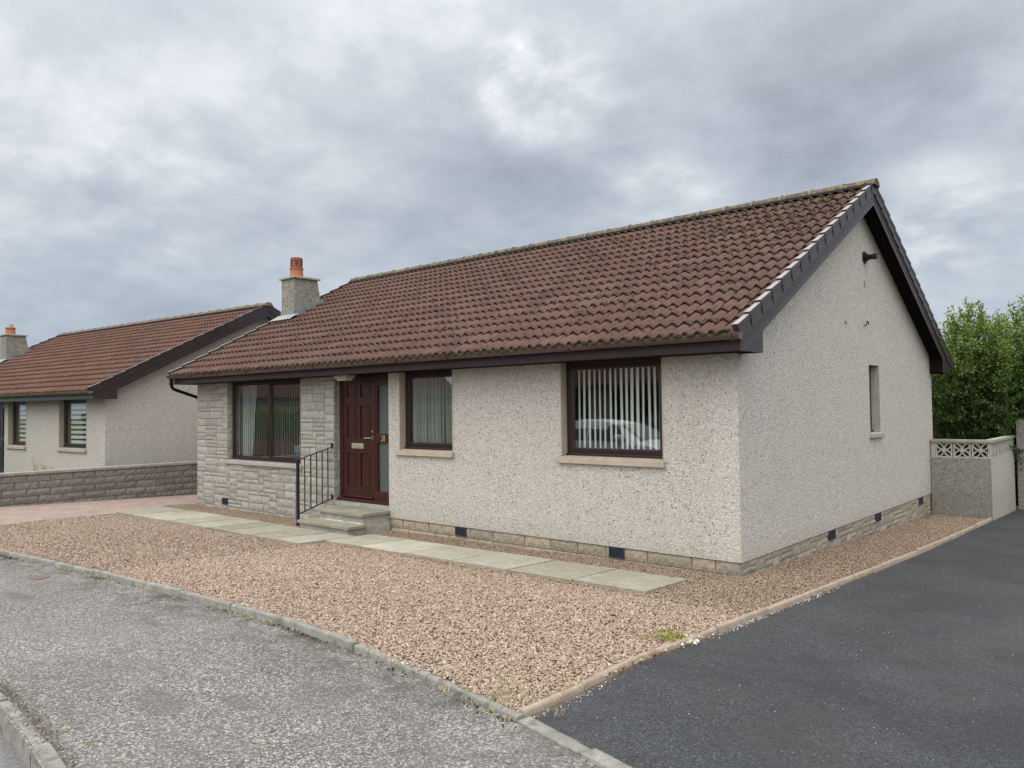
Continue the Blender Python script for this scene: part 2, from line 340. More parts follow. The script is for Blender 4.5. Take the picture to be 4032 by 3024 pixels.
def m_leaf(name, c0, c1, c2, top_col=None):
    t = NT(name); g = t.n('ShaderNodeNewGeometry').outputs['Random Per Island']
    col = t.ramp(g, [(0, c0), (.5, c1), (1, c2)])
    col = t.mix(t.ramp(t.noise(1.4, 3), [(.35, 0), (.7, .55)]), col, c2)
    if top_col: col = t.mix(t.math('MULTIPLY', t.ramp(t.math('MULTIPLY', t.sep(t.co)[2], .2), [(.50, 0), (.80, .9)]), t.ramp(t.noise(2.5, 3), [(.3, .5), (.6, 1)])), col, top_col)  # leaf colour gets paler with height
    t.fin(col, .5, .35); tr = t.n('ShaderNodeBsdfTranslucent'); t.l(t.mix(.3, col, (.3, .4, .05)), tr.inputs[0]); mx = t.n('ShaderNodeMixShader'); mx.inputs[0].default_value = .2
    t.l(t.b.outputs[0], mx.inputs[1]); t.l(tr.outputs[0], mx.inputs[2]); t.l(mx.outputs[0], t.t.nodes['Material Output'].inputs['Surface']); return t.m
M['leaf'] = m_leaf('fresh green leaves', (.011, .030, .006), (.025, .058, .010), (.07, .125, .020), top_col=(.19, .28, .055))
M['leaf2'] = m_leaf('olive leaves', (.04, .055, .012), (.07, .08, .022), (.13, .115, .04))
M['hedge'] = m_leaf('hedge leaves', (.05, .10, .018), (.08, .14, .025), (.13, .19, .04))

# ------------------------------------------------------------------ ground heights (the plot falls gently to the back)
def G(x, y):
    return -.135 - .031 * max(-12, min(14, y)) + .009 * max(-25, min(8, x))

def sheet(name, poly, off, mat, kind='structure', label=None, cat=None, res=.5):
    """flat-ish polygon sheet following the slope (slope is planar so one n-gon per strip is enough)"""
    m = MB(); m.add([(x, y, G(x, y) + off) for x, y in poly], [tuple(range(len(poly)))])
    o = m.build(name, mat); return tag(o, label, cat, kind=kind)

# ------------------------------------------------------------------ stone walling
def stones(mb, P, U, V, N, W, H, un=(.10, .075), wr=(2, 5), tall=.6, openings=(), rnd=None, gap=.012, rough=.012, back=.02, res=.035):
    rnd = rnd or random.Random(3)
    nx = int(round(W / un[0])); nz = int(round(H / un[1])); ux = W / nx; uz = H / nz
    occ = [[False] * nx for _ in range(nz)]
    for (a0, a1, b0, b1) in openings:
        for j in range(nz):
            for i in range(nx):
                if a0 - 1e-3 < (i + .5) * ux < a1 + 1e-3 and b0 < (j + .5) * uz < b1: occ[j][i] = True
    P, U, V, N = map(Vector, (P, U, V, N))
    for j in range(nz):
        i = 0
        while i < nx:
            if occ[j][i]: i += 1; continue
            w = rnd.randint(*wr); h = 2 if (rnd.random() < tall and j + 1 < nz) else 1
            k = 0
            while i + k < nx and k < w and not occ[j][i + k] and (h == 1 or not occ[j + 1][i + k]): k += 1
            if k == 0: h = 1; k = 1
            # do not leave a one unit sliver
            if i + k == nx - 1 and k > 2 and not occ[j][nx - 1]: k -= 1
            for b in range(h):
                for a in range(k): occ[j + b][i + a] = True
            block(mb, P, U, V, N, i * ux + gap / 2, (i + k) * ux - gap / 2, j * uz + gap / 2, (j + h) * uz - gap / 2, rnd, rough, back, res)
            i += k

def block(mb, P, U, V, N, a0, a1, b0, b1, rnd, rough, back, res=.035):
    nx = max(2, int((a1 - a0) / res)); nz = max(2, int((b1 - b0) / res)); base = rnd.uniform(-.2, .5) * rough
    vs = []; idx = {}
    for j in range(nz + 1):
        for i in range(nx + 1):
            edge = i in (0, nx) or j in (0, nz)
            d = base * .5 + (rnd.uniform(-.25, .15) * rough if edge else rnd.uniform(.1, 1.2) * rough)
            fx = i / nx; fz = j / nz
            if not edge: fx += rnd.uniform(-.25, .25) / nx; fz += rnd.uniform(-.25, .25) / nz
            idx[i, j] = len(vs); vs.append(P + U * (a0 + (a1 - a0) * fx) + V * (b0 + (b1 - b0) * fz) + N * d)
    fs = [(idx[i, j], idx[i + 1, j], idx[i + 1, j + 1], idx[i, j + 1]) for j in range(nz) for i in range(nx)]
    ring = [(i, 0) for i in range(nx)] + [(nx, j) for j in range(nz)] + [(i, nz) for i in range(nx, 0, -1)] + [(0, j) for j in range(nz, 0, -1)]
    n = len(vs)
    for (i, j) in ring: vs.append(vs[idx[i, j]] - N * back)
    m = len(ring)
    for k in range(m): fs.append((idx[ring[k]], n + k, n + (k + 1) % m, idx[ring[(k + 1) % m]]))
    if U.cross(V).dot(N) < 0: fs = [f[::-1] for f in fs]
    mb.add(vs, fs)

def grid_wall(mb, axis, xs, zs, t0, t1, openings):
    """solid cells between cuts, leaving the openings; axis 'y' = wall plane normal to y"""
    X = sorted(set([xs[0], xs[1]] + [v for o in openings for v in o[:2] if xs[0] < v < xs[1]])); Z = sorted(set([zs[0], zs[1]] + [v for o in openings for v in o[2:] if zs[0] < v < zs[1]]))
    for a, b in zip(X, X[1:]):
        for c, d in zip(Z, Z[1:]):
            mx, mz = (a + b) / 2, (c + d) / 2
            if any(o[0] < mx < o[1] and o[2] < mz < o[3] for o in openings): continue
            if axis == 'y': mb.box(a, b, t0, t1, c, d)
            else: mb.box(t0, t1, a, b, c, d)

# ------------------------------------------------------------------ window
def window(parent, x0, x1, z0, z1, y, mats, mull=None, glaze=.0, blind=None, sash=.045, outer=.055):
    """one glazed window: frame (part) > pane, blind"""
    fm = MB()
    fm.box(x0, x0 + outer, y, y + .07, z0, z1); fm.box(x1 - outer, x1, y, y + .07, z0, z1)
    fm.box(x0 + outer, x1 - outer, y, y + .07, z1 - outer * 1.1, z1); fm.box(x0 + outer, x1 - outer, y, y + .07, z0, z0 + outer)
    fm.box(x0 + .002, x1 - .002, y - .035, y - .001, z0 + .001, z0 + .028)                # drip cill
    cells = [(x0 + outer, x1 - outer)]
    if mull is not None:
        fm.box(mull - .025, mull + .025, y + .002, y + .068, z0 + outer, z1 - outer * 1.1)
        cells = [(x0 + outer, mull - .025), (mull + .025, x1 - outer)]
    for k, (a, b) in enumerate(cells):
        c, d = z0 + outer, z1 - outer * 1.1; s = sash if (mull is None or k == 1) else .02; yy = y - .008 if s > .03 else y + .012
        fm.box(a + .001, a + s, yy, y + .055, c, d); fm.box(b - s, b - .001, yy, y + .055, c, d)
        fm.box(a + s, b - s, yy, y + .055, d - s, d - .001); fm.box(a + s, b - s, yy, y + .055, c + .001, c + s)
    fr = fm.build('window', mats['frame'], parent, bevel=.004)
    for k, (a, b) in enumerate(cells):
        c, d = z0 + outer, z1 - outer * 1.1; s = sash if (mull is None or k == 1) else .02
        g = MB(); g.box(a + s - .004, b - s + .004, y + .022, y + .028, c + s - .004, d - s + .004); g.build('pane', M['glass'], fr)
    return fr

def vertical_blind(parent, x0, x1, z0, z1, y, ang, pitch=.082, jit=3, skip=(), w=.086):
    m = MB(); n = int((x1 - x0) / pitch)
    for i in range(n + 1):
        if i in skip: continue
        cx = x0 + i * pitch; a = R(ang + random.uniform(-jit, jit)); dx, dy = math.cos(a) * w / 2, math.sin(a) * w / 2
        sw = random.uniform(-.010, .010)
        vs = []
        for j in range(5):
            tt = j / 4; bow = .006
            for (zz, o) in ((z0, sw), (z1, 0)):
                vs.append((cx + dx * (tt * 2 - 1) - dy / w * 2 * bow * math.sin(math.pi * tt) + o, y + dy * (tt * 2 - 1) + dx / w * 2 * bow * math.sin(math.pi * tt), zz))
        m.add(vs, [(2 * j, 2 * j + 2, 2 * j + 3, 2 * j + 1) for j in range(4)])
    m.box(x0 - .05, x1 + .05, y - .02, y + .02, z1, z1 + .03)
    return m.build('vertical_blind', M['blind'], parent, smooth=True)

def zebra_blind(parent, x0, x1, z0, z1, y):
    m = MB(); n = int((z1 - z0) / .125)
    for i in range(n): m.box(x0, x1, y, y + .002, z0 + i * .125, z0 + i * .125 + .075)
    m.box(x0, x1, y - .03, y + .04, z1 - .02, z1 + .05)
    return m.build('striped_blind', M['blind'], parent)

# ------------------------------------------------------------------ the bungalow (used for the house, its neighbour and one opposite)
D = 8.6; TX = .31
def wave(u):
    """double roll tile profile, u in tile widths"""
    u = u % 1
    a_ = .5 + .5 * math.cos(2 * math.pi * (u - .27) / .56) if abs(u - .27) < .28 else (.5 + .5 * math.cos(2 * math.pi * (((u - .77 + .5) % 1) - .5) / .44) if abs(((u - .77 + .5) % 1) - .5) < .22 else 0)
    return .038 * a_ ** 1.05

def roof_slope(mb, x0, x1, pitch, nc, front, gauge=.3295, ze=2.461, ye=-.545, n_per=14, jit=.0016, rnd=None):
    rnd = rnd or random.Random(5)
    cs, sn = math.cos(pitch), math.sin(pitch); nt = (x1 - x0) / TX
    N = int(round(nt * n_per)); us = [k / N * nt for k in range(N + 1)]
    for c in range(nc):
        off = .5 * (c % 2); s0 = c * gauge; s1 = s0 + gauge + .03
        last = c == nc - 1
        if last: s1 = s0 + gauge * .8
        jt = {}
        vs = []; uv = []
        for k, u in enumerate(us):
            ti = math.floor(u + off)
            if ti not in jt: jt[ti] = (rnd.uniform(-jit, jit), rnd.uniform(-jit, jit) * 1.2)
            jn, js = jt[ti]; w = wave(u)
            for (s, h, v) in ((s0 + js, -.004, 0), (s0 + js, w * 1.42 + .013 + jn, .03), (s0 + .012 + js, w * 1.42 + .018 + jn, .06), (s1, w - .004, .98)):
                y = s * cs - h * sn; z = s * sn + h * cs
                yy = ye + y; zz = ze + z
                if not front: yy = D - ye - y if False else (D - (ye + y))
                vs.append((x0 + u * TX, yy, zz)); uv.append((u + .0005, c + v))
        fs = []
        for k in range(N):
            for q in range(3):
                f = (k * 4 + q, (k + 1) * 4 + q, (k + 1) * 4 + q + 1, k * 4 + q + 1)
                fs.append(f if front else f[::-1])
        mb.add(vs, fs, uv)

def house(name, label, loc, rz, st):
    H = empty(name, loc, rz, label=label, cat='bungalow', group=None)
    L, gl, g = st['L'], st['gl'], st['g']; pt = st['pitch']; tp = math.tan(pt); P = st
    det = st.get('detail', 1)
    X0, X1 = -L - gl, g
    zs = lambda y: 2.539 + tp * (y + .555)            # top line of the verge caps
    zr = zs(D / 2)
    # ---- walls
    ops = [(-2.46, -.937, 1.09, 2.32), (-5.67, -4.46, 1.09, 2.32), (-7.385, -5.93, -.6, 2.32), (-10.98, -8.41, .745, 2.32)]
    wb = MB(); grid_wall(wb, 'y', (-7.385, -.3), (0, 2.32), 0, .3, ops); wall = wb.build('wall', P['harl'], H)
    gb = MB(); gop = [(4.68, 5.215, 1.27, 2.335)]
    grid_wall(gb, 'x', (0, D), (0, 2.335), -.3, 0, gop if st.get('gwin', 1) else [])
    yb = .0; zt = lambda y: zs(y) - .21
    gb.prism([(0, 0, 2.335), (0, D, 2.335), (0, D, zt(0)), (0, D / 2, zt(D / 2)), (0, 0, zt(0))][::-1], (-.3, 0, 0))
    gable = gb.build('gable_wall', P['harl_g'], H)
    ob = MB()
    ob.box(-L + .1, -.3, D - .3, D, -.6, 2.32)
    ob.prism([(-L, .3, -.6), (-L, D, -.6), (-L, D, zt(0)), (-L, D / 2, zt(D / 2)), (-L, .3, zt(.3))], (.25, 0, 0))
    ob.build('rear_wall', P['harl_g'], H)
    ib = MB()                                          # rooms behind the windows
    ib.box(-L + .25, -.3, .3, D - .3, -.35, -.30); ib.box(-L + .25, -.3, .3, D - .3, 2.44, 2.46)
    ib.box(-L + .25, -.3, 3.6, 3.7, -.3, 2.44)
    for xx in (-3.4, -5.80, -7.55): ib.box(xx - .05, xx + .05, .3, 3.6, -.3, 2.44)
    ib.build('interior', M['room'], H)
    # ---- stone section with its window
    mb2 = MB(); grid_wall(mb2, 'y', (-L, -7.385), (-.6, 2.32), .012, .3, [ops[3]]); mo = mb2.build('stone_backing', M['mortar'], H)
    sb = MB()
    rn = random.Random(11); z0 = -.5; Wd = L - 7.385
    stones(sb, (-L, 0, z0), (1, 0, 0), (0, 0, 1), (0, -1, 0), Wd, 2.82, un=(.09, .075), wr=(3, 6), tall=.68, openings=[(-10.98 + L, -8.41 + L, .70 - z0, 3)], rnd=rn, res=.035 if det else .1)
    if det:
        stones(sb, (-7.385, 0.0, z0), (0, 1, 0), (0, 0, 1), (1, 0, 0), .125, 2.82, wr=(1, 2), un=(.0625, .075), rnd=rn, rough=.006)
        stones(sb, (-10.98, 0.0, .76), (0, 1, 0), (0, 0, 1), (1, 0, 0), .11, 1.54, wr=(2, 2), un=(.055, .075), rnd=rn, rough=.006)
    sf = sb.build('stone_facing', M['stone'], H)
    # ---- plinth
    pb = MB(); pb.box(-5.93, -.02, .035, .25, -.75, -.004); pb.build('plinth_backing', M['mortar'], H)
    pb = MB(); pb.box(-.28, -.035, .04, D - .02, -.95, -.005); pb.build('plinth_backing', M['mortar'], H)
    if det:
        pb = MB(); stones(pb, (-5.92, .022, -.45), (1, 0, 0), (0, 0, 1), (0, -1, 0), 5.90, .45, un=(.147, .15), wr=(2, 4), tall=0, rnd=random.Random(5), rough=.012, back=.03)
        pb.build('plinth', M['plinth'], H)
        pb = MB(); stones(pb, (-.022, .022, -.68), (0, 1, 0), (0, 0, 1), (1, 0, 0), D - .05, .675, un=(.11, .075), wr=(2, 4), tall=.42, rnd=random.Random(6), rough=.010, back=.03, res=.05)
        pb.build('plinth', M['plinth_side'], H)
    # ---- air bricks
    if det:
        def air(x, y, z, side=False):
            a = MB(); w, h = .215, .125
            fr = lambda p, q, r_, s_, d0, d1: (a.box(x - d1, x - d0, p, q, r_, s_) if False else (a.box(x + d0, x + d1, p, q, r_, s_) if side else a.box(p, q, y - d1, y - d0, r_, s_)))
            c = y if side else x
            fr(c - w / 2, c + w / 2, z, z + h, -.02, .004)
            for i in range(9): fr(c - w / 2 + .006, c + w / 2 - .006, z + .007 + i * .0135, z + .0125 + i * .0135, .004, .016)
            fr(c - w / 2, c - w / 2 + .01, z, z + h, .0041, .018); fr(c + w / 2 - .01, c + w / 2, z, z + h, .0041, .018)
            for i in range(1, 4): fr(c - w / 2 + i * w / 4 - .003, c - w / 2 + i * w / 4 + .003, z, z + h, .0042, .015)
            a.build('air_brick', M['airbrick'], H)
        air(-11.04, -.008, -.163); air(-4.32, .004, -.128); air(-1.62, .004, -.128)
        for yy in (2.875, 4.99, 7.60): air(-.006, yy, -.128, True)
    # ---- windows, margins, sills
    fm = {'frame': P['frame']}
    def sill(x0, x1, z0, z1, mat, side=False, h=.0):
        s = MB(); s.prism([(x0, -.05, z0), (x0, -.05, z1 - .016), (x0, .06, z1 + .004), (x0, .118, z1 + .004), (x0, .118, z0)], (x1 - x0, 0, 0)) if not side else \
            s.prism([(.05, x0, z0), (.05, x0, z1 - .016), (-.06, x0, z1 + .004), (-.118, x0, z1 + .004), (-.118, x0, z0)], (0, x1 - x0, 0))
        return s.build('window_sill', mat, H, bevel=.006)
    sill(-2.49, -.915, 1.005, 1.095, M['sand']); sill(-5.72, -4.44, 1.005, 1.095, M['sand']); sill(-11.0, -8.32, .672, .748, M['sill_grey'])
    for (a, b) in ((-2.46, -.937), (-5.67, -4.46)):
        m_ = MB(); m_.box(a - .002, a + .014, -.004, .119, 1.10, 2.31); m_.build('window_margin', M['sand'], H)
        m_ = MB(); m_.box(b - .014, b + .002, -.004, .119, 1.10, 2.31); m_.build('window_margin', M['sand'], H)
    wA = window(H, -2.446, -.951, 1.099, 2.315, .119, fm); wB = window(H, -5.656, -4.474, 1.099, 2.315, .119, fm)
    wC = window(H, -10.97, -8.415, .753, 2.315, .112, fm, mull=-9.62)
    if st['blinds'] == 'vertical':
        vertical_blind(wA, -2.30, -1.0, 1.20, 2.24, .205, 144, jit=5, pitch=.081)
        vertical_blind(wB, -5.53, -4.55, 1.20, 2.24, .215, 101, pitch=.080, jit=4)
        vertical_blind(wC, -10.86, -8.5, .85, 2.24, .21, 142, jit=2.6)
        cm = MB(); vs = []; n = 40
        for i in range(n + 1):
            t_ = i / n
            for (zz, sc) in ((.82, .68), (1.45, .80), (2.26, 1.0)):
                vs.append((-10.88 + .52 * t_ * sc, .29 + .03 * math.sin(t_ * 34), zz))
        cm.add(vs, [(3 * i + j, 3 * i + 3 + j, 3 * i + 4 + j, 3 * i + 1 + j) for i in range(n) for j in range(2)])
        cm.build('curtain', M['curtain'], wC, smooth=True)
    elif st['blinds'] == 'zebra':
        zebra_blind(wA, -2.33, -1.02, 1.20, 2.22, .24); zebra_blind(wB, -5.54, -4.56, 1.20, 2.22, .24)
    if st.get('gwin', 1):
        gm = MB(); gm.box(-.13, .003, 5.200, 5.217, 1.275, 2.333); gm.build('window_margin', M['sill_grey'], H); gm = MB(); gm.box(-.13, .003, 4.679, 4.694, 1.275, 2.333); gm.build('window_margin', M['sill_grey'], H)
        s = sill(4.66, 5.27, 1.19, 1.268, M['sill_grey'], True)
        f = MB(); y0, y1, za, zb = 4.694, 5.200, 1.275, 2.333
        f.box(-.19, -.12, y0, y0 + .06, za, zb); f.box(-.19, -.12, y1 - .06, y1, za, zb); f.box(-.19, -.12, y0 + .06, y1 - .06, za, za + .06); f.box(-.19, -.12, y0 + .06, y1 - .06, zb - .06, zb)
        f.box(-.119, -.09, y0 + .002, y1 - .002, za, za + .03)
        fo = f.build('window', P['frame'], H, bevel=.004); gg = MB(); gg.box(-.16, -.154, y0 + .05, y1 - .05, za + .05, zb - .05); gg.build('pane', M['obscure'], fo)
    # ---- door and sidelight
    f = MB(); x0, x1, za, zb = -7.385, -5.935, .195, 2.315; yd = .115
    f.box(x0 + .012, x0 + .095, yd, yd + .09, za, zb); f.box(x1 - .05, x1 - .001, yd, yd + .09, za, zb); f.box(x0 + .095, x1 - .05, yd, yd + .09, 2.24, zb)
    f.box(-6.46, -6.40, yd, yd + .09, za + .035, 2.24)
    f.box(x0 + .0, x1 - .003, yd - .055, yd + .09, za - .02, za + .034)
    f.box(-6.40, x1 - .05, yd + .004, yd + .08, za + .034, .375); f.box(-6.40, x1 - .05, yd + .004, yd + .08, 1.185, 1.325); f.box(-6.40, x1 - .05, yd + .004, yd + .08, 2.13, 2.24)
    f.box(-6.40, -6.36, yd + .006, yd + .078, .375, 1.185); f.box(-6.40, -6.36, yd + .006, yd + .078, 1.325, 2.13)
    fo = f.build('door_frame', P['door_frame'], H, bevel=.004)
    gg = MB(); gg.box(-6.362, x1 - .048, yd + .045, yd + .052, .37, 1.19); gg.box(-6.362, x1 - .048, yd + .045, yd + .052, 1.32, 2.135); gg.build('side_light', M['obscure'], fo)
    dl = MB(); a, b, zc, zd = -7.288, -6.462, .245, 2.238; y0 = yd + .012
    pan = [(-7.19, -6.93, 1.925, 2.16), (-6.82, -6.56, 1.925, 2.16), (-7.18, -6.945, 1.235, 1.80), (-6.82, -6.565, 1.235, 1.80), (-7.18, -6.94, .435, 1.005), (-6.82, -6.57, .435, 1.005)]
    grid_wall(dl, 'y', (a, b), (zc, zd), y0, y0 + .044, pan)
    for (p, q, r_, s_) in pan:
        dl.box(p, q, y0 + .016, y0 + .034, r_, s_)
        dl.box(p + .035, q - .035, y0 + .005, y0 + .0158, r_ + .035, s_ - .035)
        for (u, v, w_, z_) in ((p - .006, q + .006, s_ - .012, s_ + .014), (p - .006, q + .006, r_ - .014, r_ + .012), (p - .006, p + .012, r_ + .012, s_ - .012), (q - .012, q + .006, r_ + .012, s_ - .012)):
            dl.box(u, v, y0 - .009, y0 + .0157, w_, z_)
    dl.box(a + .01, b - .01, y0 - .03, y0 - .001, zc, zc + .035)
    dr = dl.build('door', P['door'], H, bevel=.004)
    lb = MB(); lb.box(-7.045, -6.725, y0 - .012, y0 - .001, 1.07, 1.16); lb.box(-7.015, -6.755, y0 - .02, y0 - .0121, 1.088, 1.142); lb.build('letterbox', M['brass'], dr, bevel=.004)
    hd = MB(); hd.box(-6.508, -6.486, y0 - .008, y0 - .001, 1.225, 1.285); hd.tube([(-6.497, y0 - .012, 1.255), (-6.497, y0 - .055, 1.255), (-6.53, y0 - .06, 1.255), (-6.64, y0 - .058, 1.25)], .009)
    hd.build('door_handle', M['brass'], dr)
    hd = MB(); hd.box(-6.508, -6.486, y0 - .008, y0 - .001, 1.345, 1.375); hd.build('keyhole', M['brass'], dr, bevel=.004)
    if st.get('number'):
        nb = MB(); zc0, h, yy = 1.238, .076, yd - .004
        def arc(cx, cz, rx, rz, a0, a1, n=14, r=.0058):
            nb.tube([(cx + rx * math.cos(R(a0 + (a1 - a0) * i / n)), yy, cz + rz * math.sin(R(a0 + (a1 - a0) * i / n))) for i in range(n + 1)], r, 6)
        cx = -6.235; arc(cx, zc0 + .050 - .03 + .02, .0165, .0185, 160, -75); arc(cx, zc0 - .001 - .01, .020, .022, 85, -165)
        cx = -6.175; arc(cx, zc0 + .028 + .012, .0155, .0185, 0, 360); arc(cx, zc0 - .011, .0195, .023, 0, 360)
        nb.build('house_number', M['gold'], fo)
    # concrete step riser under the threshold
    tb = MB(); tb.box(-7.40, -5.935, .01, .3, -.5, .172); tb.build('threshold_base', M['concrete'], H)
    # ---- eaves: soffit, fascia, gutter
    def tr(m_, back):
        if back: m_.v = [(x, D - y, z) for x, y, z in m_.v]; m_.f = [f_[::-1] for f_ in m_.f]
        return m_
    for back in (False, True):
        m = MB(); m.box(X0 + .002, X1 - .03, -.404, -.001, 2.305, 2.316); tr(m, back).build('soffit', P['pvc'], H)
        m = MB(); m.box(X0, X1 - .022, -.424, -.405, 2.30, 2.475); m.box(X0, X1 - .022, -.43, -.4241, 2.30, 2.372); tr(m, back).build('fascia', P['fascia'], H, bevel=.003)
        m = MB(); r1, r2, cy, cz = .064, .059, -.498, 2.484; n = 12
        xa, xb = X0 - .055, X1 + .01
        prof = [(cy - r1 * math.cos(math.pi * k / n), cz - r1 * 1.15 * math.sin(math.pi * k / n)) for k in range(n + 1)] + [(cy - r2 * math.cos(math.pi * k / n), cz - r2 * 1.15 * math.sin(math.pi * k / n)) for k in range(n, -1, -1)]
        vs = [(xa, a_, b_) for a_, b_ in prof] + [(xb, a_, b_) for a_, b_ in prof]; q = len(prof)
        m.add(vs, [(k, (k + 1) % q, (k + 1) % q + q, k + q) for k in range(q)])
        for xx in (xa, xb):
            m.prism([(xx - .004, a_, b_) for a_, b_ in prof[:n + 1]], (.008, 0, 0))
        gt = tr(m, back).build('gutter', P['gutter'], H, smooth=True, auto=40)
        if det and not back:
            def hoop(x, w, e):
                pr = [(cy - (r1 + e) * math.cos(math.pi * k / n), cz + .004 - (r1 + e) * 1.15 * math.sin(math.pi * k / n)) for k in range(n + 1)]
                pi_ = [(cy - (r1 + .0005) * math.cos(math.pi * k / n), cz + .004 - (r1 + .0005) * 1.15 * math.sin(math.pi * k / n)) for k in range(n + 1)]
                a_ = pr + pi_[::-1]; q_ = len(a_)
                m.add([(x - w / 2, *p_) for p_ in a_] + [(x + w / 2, *p_) for p_ in a_], [(k, (k + 1) % q_, (k + 1) % q_ + q_, k + q_) for k in range(q_)] + [(k, q_ - 1 - k, q_ - 2 - k, k + 1) for k in range(n)] + [(q_ + k, q_ + k + 1, 2 * q_ - 2 - k, 2 * q_ - 1 - k) for k in range(n)])
            x = X1 - .07
            while x > X0 + .1:
                m = MB(); hoop(x, .026, .013); m.box(x - .03, x + .03, -.441, -.425, 2.40, 2.47); m.build('gutter_bracket', P['gutter'], gt); x -= 1.057
            for x in st.get('unions', (-10.9, -7.75, -4.62, -1.55)): m = MB(); hoop(x, .11, .004); hoop(x - .035, .012, .008); hoop(x + .035, .012, .008); m.build('gutter_union', P['gutter'], gt)
            m = MB(); hoop(X1 - .02, .055, .005); m.build('gutter_stop_end', P['gutter'], gt)
    if det and st.get('downpipe'):
        m = MB(); xo = -L - .14
        m.tube([(xo, -.494, 2.43), (xo, -.494, 2.30), (xo, -.48, 2.24), (xo, -.44, 2.20), (xo + .03, .06, 2.03), (xo + .045, .1, 1.99), (xo + .05, .13, 1.92), (xo + .05, .13, -.2)], .034, 12)
        m.tube([(xo, -.494, 2.44), (xo, -.494, 2.36)], .042, 12); m.tube([(xo, -.494, 2.335), (xo, -.494, 2.28)], .040, 12)
        m.build('downpipe', P['pvc'], H, smooth=True, auto=50)
    # ---- roof
    nc = 17 if det else 17
    rb = MB(); rn = random.Random(4)
    for fr_ in (True, False):
        roof_slope(rb, X0 + .045, X1 - .048, pt, int((D / 2 + .545) / math.cos(pt) / .3295) + 1, fr_, n_per=14 if det else 6, rnd=rn)
    roof = rb.build('roof', P['tile'], H, smooth=True, auto=50)
    db = MB()
    for sgn in (0, 1):
        y = lambda v: v if not sgn else D - v
        pts = [(X0 + .03, y(-.40), 2.539 + tp * .155 - .135), (X0 + .03, y(D / 2), zr - .135), (X0 + .03, y(D / 2), zr - .075), (X0 + .03, y(-.45), 2.539 + tp * .105 - .075)]
        db.prism(pts if not sgn else pts[::-1], (X1 - X0 - .06, 0, 0))
    db.build('roof_deck', P['pvc'], H)
    # ridge tiles
    rd = MB(); unions = []; x = X1 + .045; k = 0
    while x > X0 - .02:
        xe = max(x - .483, X0 - .03); n = 12; vs = []
        dz = rn.uniform(-.004, .004)
        for (xx, r_) in ((x - .001, .128), (xe + .001, .124)):
            for j in range(n + 1):
                a_ = math.pi * j / n; vs.append((xx, D / 2 - r_ * math.cos(a_) * 1.05, zr - .075 + dz + r_ * math.sin(a_) * .86))
        rd.add(vs, [(j, j + 1, n + 2 + j, n + 1 + j) for j in range(n)])
        if k > 0 and det:
            us_ = []
            for xx in (x - .024, x + .024):
                for rr in (.1285, .137):
                    for j in range(n + 1):
                        a_ = math.pi * j / n; us_.append((xx, D / 2 - rr * math.cos(a_) * 1.05, zr - .074 + rr * math.sin(a_) * .86))
            q = n + 1; u1 = MB()
            u1.add(us_, [(q + j, 3 * q + j, 3 * q + j + 1, q + j + 1) for j in range(n)] + [(j, q + j, q + j + 1, j + 1) for j in range(n)] + [(2 * q + j, 2 * q + j + 1, 3 * q + j + 1, 3 * q + j) for j in range(n)])
            unions.append(u1)
        x = xe; k += 1
        if xe <= X0 - .02: break
    n = 12
    for xx in (X1 + .045, X0 - .03):
        rd.add([(xx, D / 2 - .128 * math.cos(math.pi * j / n) * 1.05, zr - .075 + .128 * math.sin(math.pi * j / n) * .86) for j in range(n + 1)], [tuple(range(n + 1))])
    rg = rd.build('ridge_tiles', P['ridge'], roof, smooth=True, auto=60)
    for u1 in unions: u1.build('ridge_union', M['union'], rg, smooth=True, auto=50)
    if det:
        dm = MB()
        for sgn in (0, 1):
            yy = D / 2 - .16 if not sgn else D / 2 + .16
            dm.prism([(X0, yy, zr - .10), (X0, yy, zr - .065), (X0, D / 2, zr - .03), (X0, D / 2, zr - .06)], (X1 - X0, 0, 0))
        dm.build('ridge_roll', M['black'], rg)
    # verge caps, stepped course by course
    ncap = int((D / 2 + .555) / .2917 + .6)
    for right in (True, False):
        if not right and not det: continue
        cb = MB(); e = X1 if right else X0; s_ = 1 if right else -1
        for back in (0, 1):
            for c in range(ncap + 1):
                y0 = -.555 + c * .2917; y1 = min(y0 + .345, D / 2 - .002)
                if y0 > D / 2 - .05: continue
                q = lambda y, dz: (y if not back else D - y, 2.539 + tp * (y + .555) + dz)
                lift = .0; h0, h1 = 0.0, -.018
                xo, xi = e + s_ * .014, e - s_ * .052
                def ring(y, up):        # cross section square to the slope
                    cs_, sn_ = math.cos(pt), math.sin(pt); P0 = (y, 2.539 + tp * (y + .555) + up)
                    def pt_(x_, d): yy = P0[0] + d * sn_; return (x_, yy if not back else D - yy, P0[1] - d * cs_)
                    return [pt_(xi, .04), pt_(xi, 0), pt_(xo, 0), pt_(xo, .050), pt_(xo - s_ * .007, .053), pt_(xo - s_ * .007, .172), pt_(xo - s_ * .03, .172)]
                xo, xi = e + s_ * .018, e - s_ * .052; r0 = ring(y0, .026)
                xo, xi = e + s_ * .011, e - s_ * .050; r1_ = ring(y1 - (.03 if y1 > D / 2 - .1 else 0), -.006)
                nn = len(r0); cb.add(r0 + r1_, [(i, i + 1, i + 1 + nn, i + nn) for i in range(nn - 1)] + [(0, 3, 2, 1), (0, 6, 5, 3)])
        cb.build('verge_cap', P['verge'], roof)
        # bargeboard and box end
        bb = MB(); rbs = [MB(), MB()]
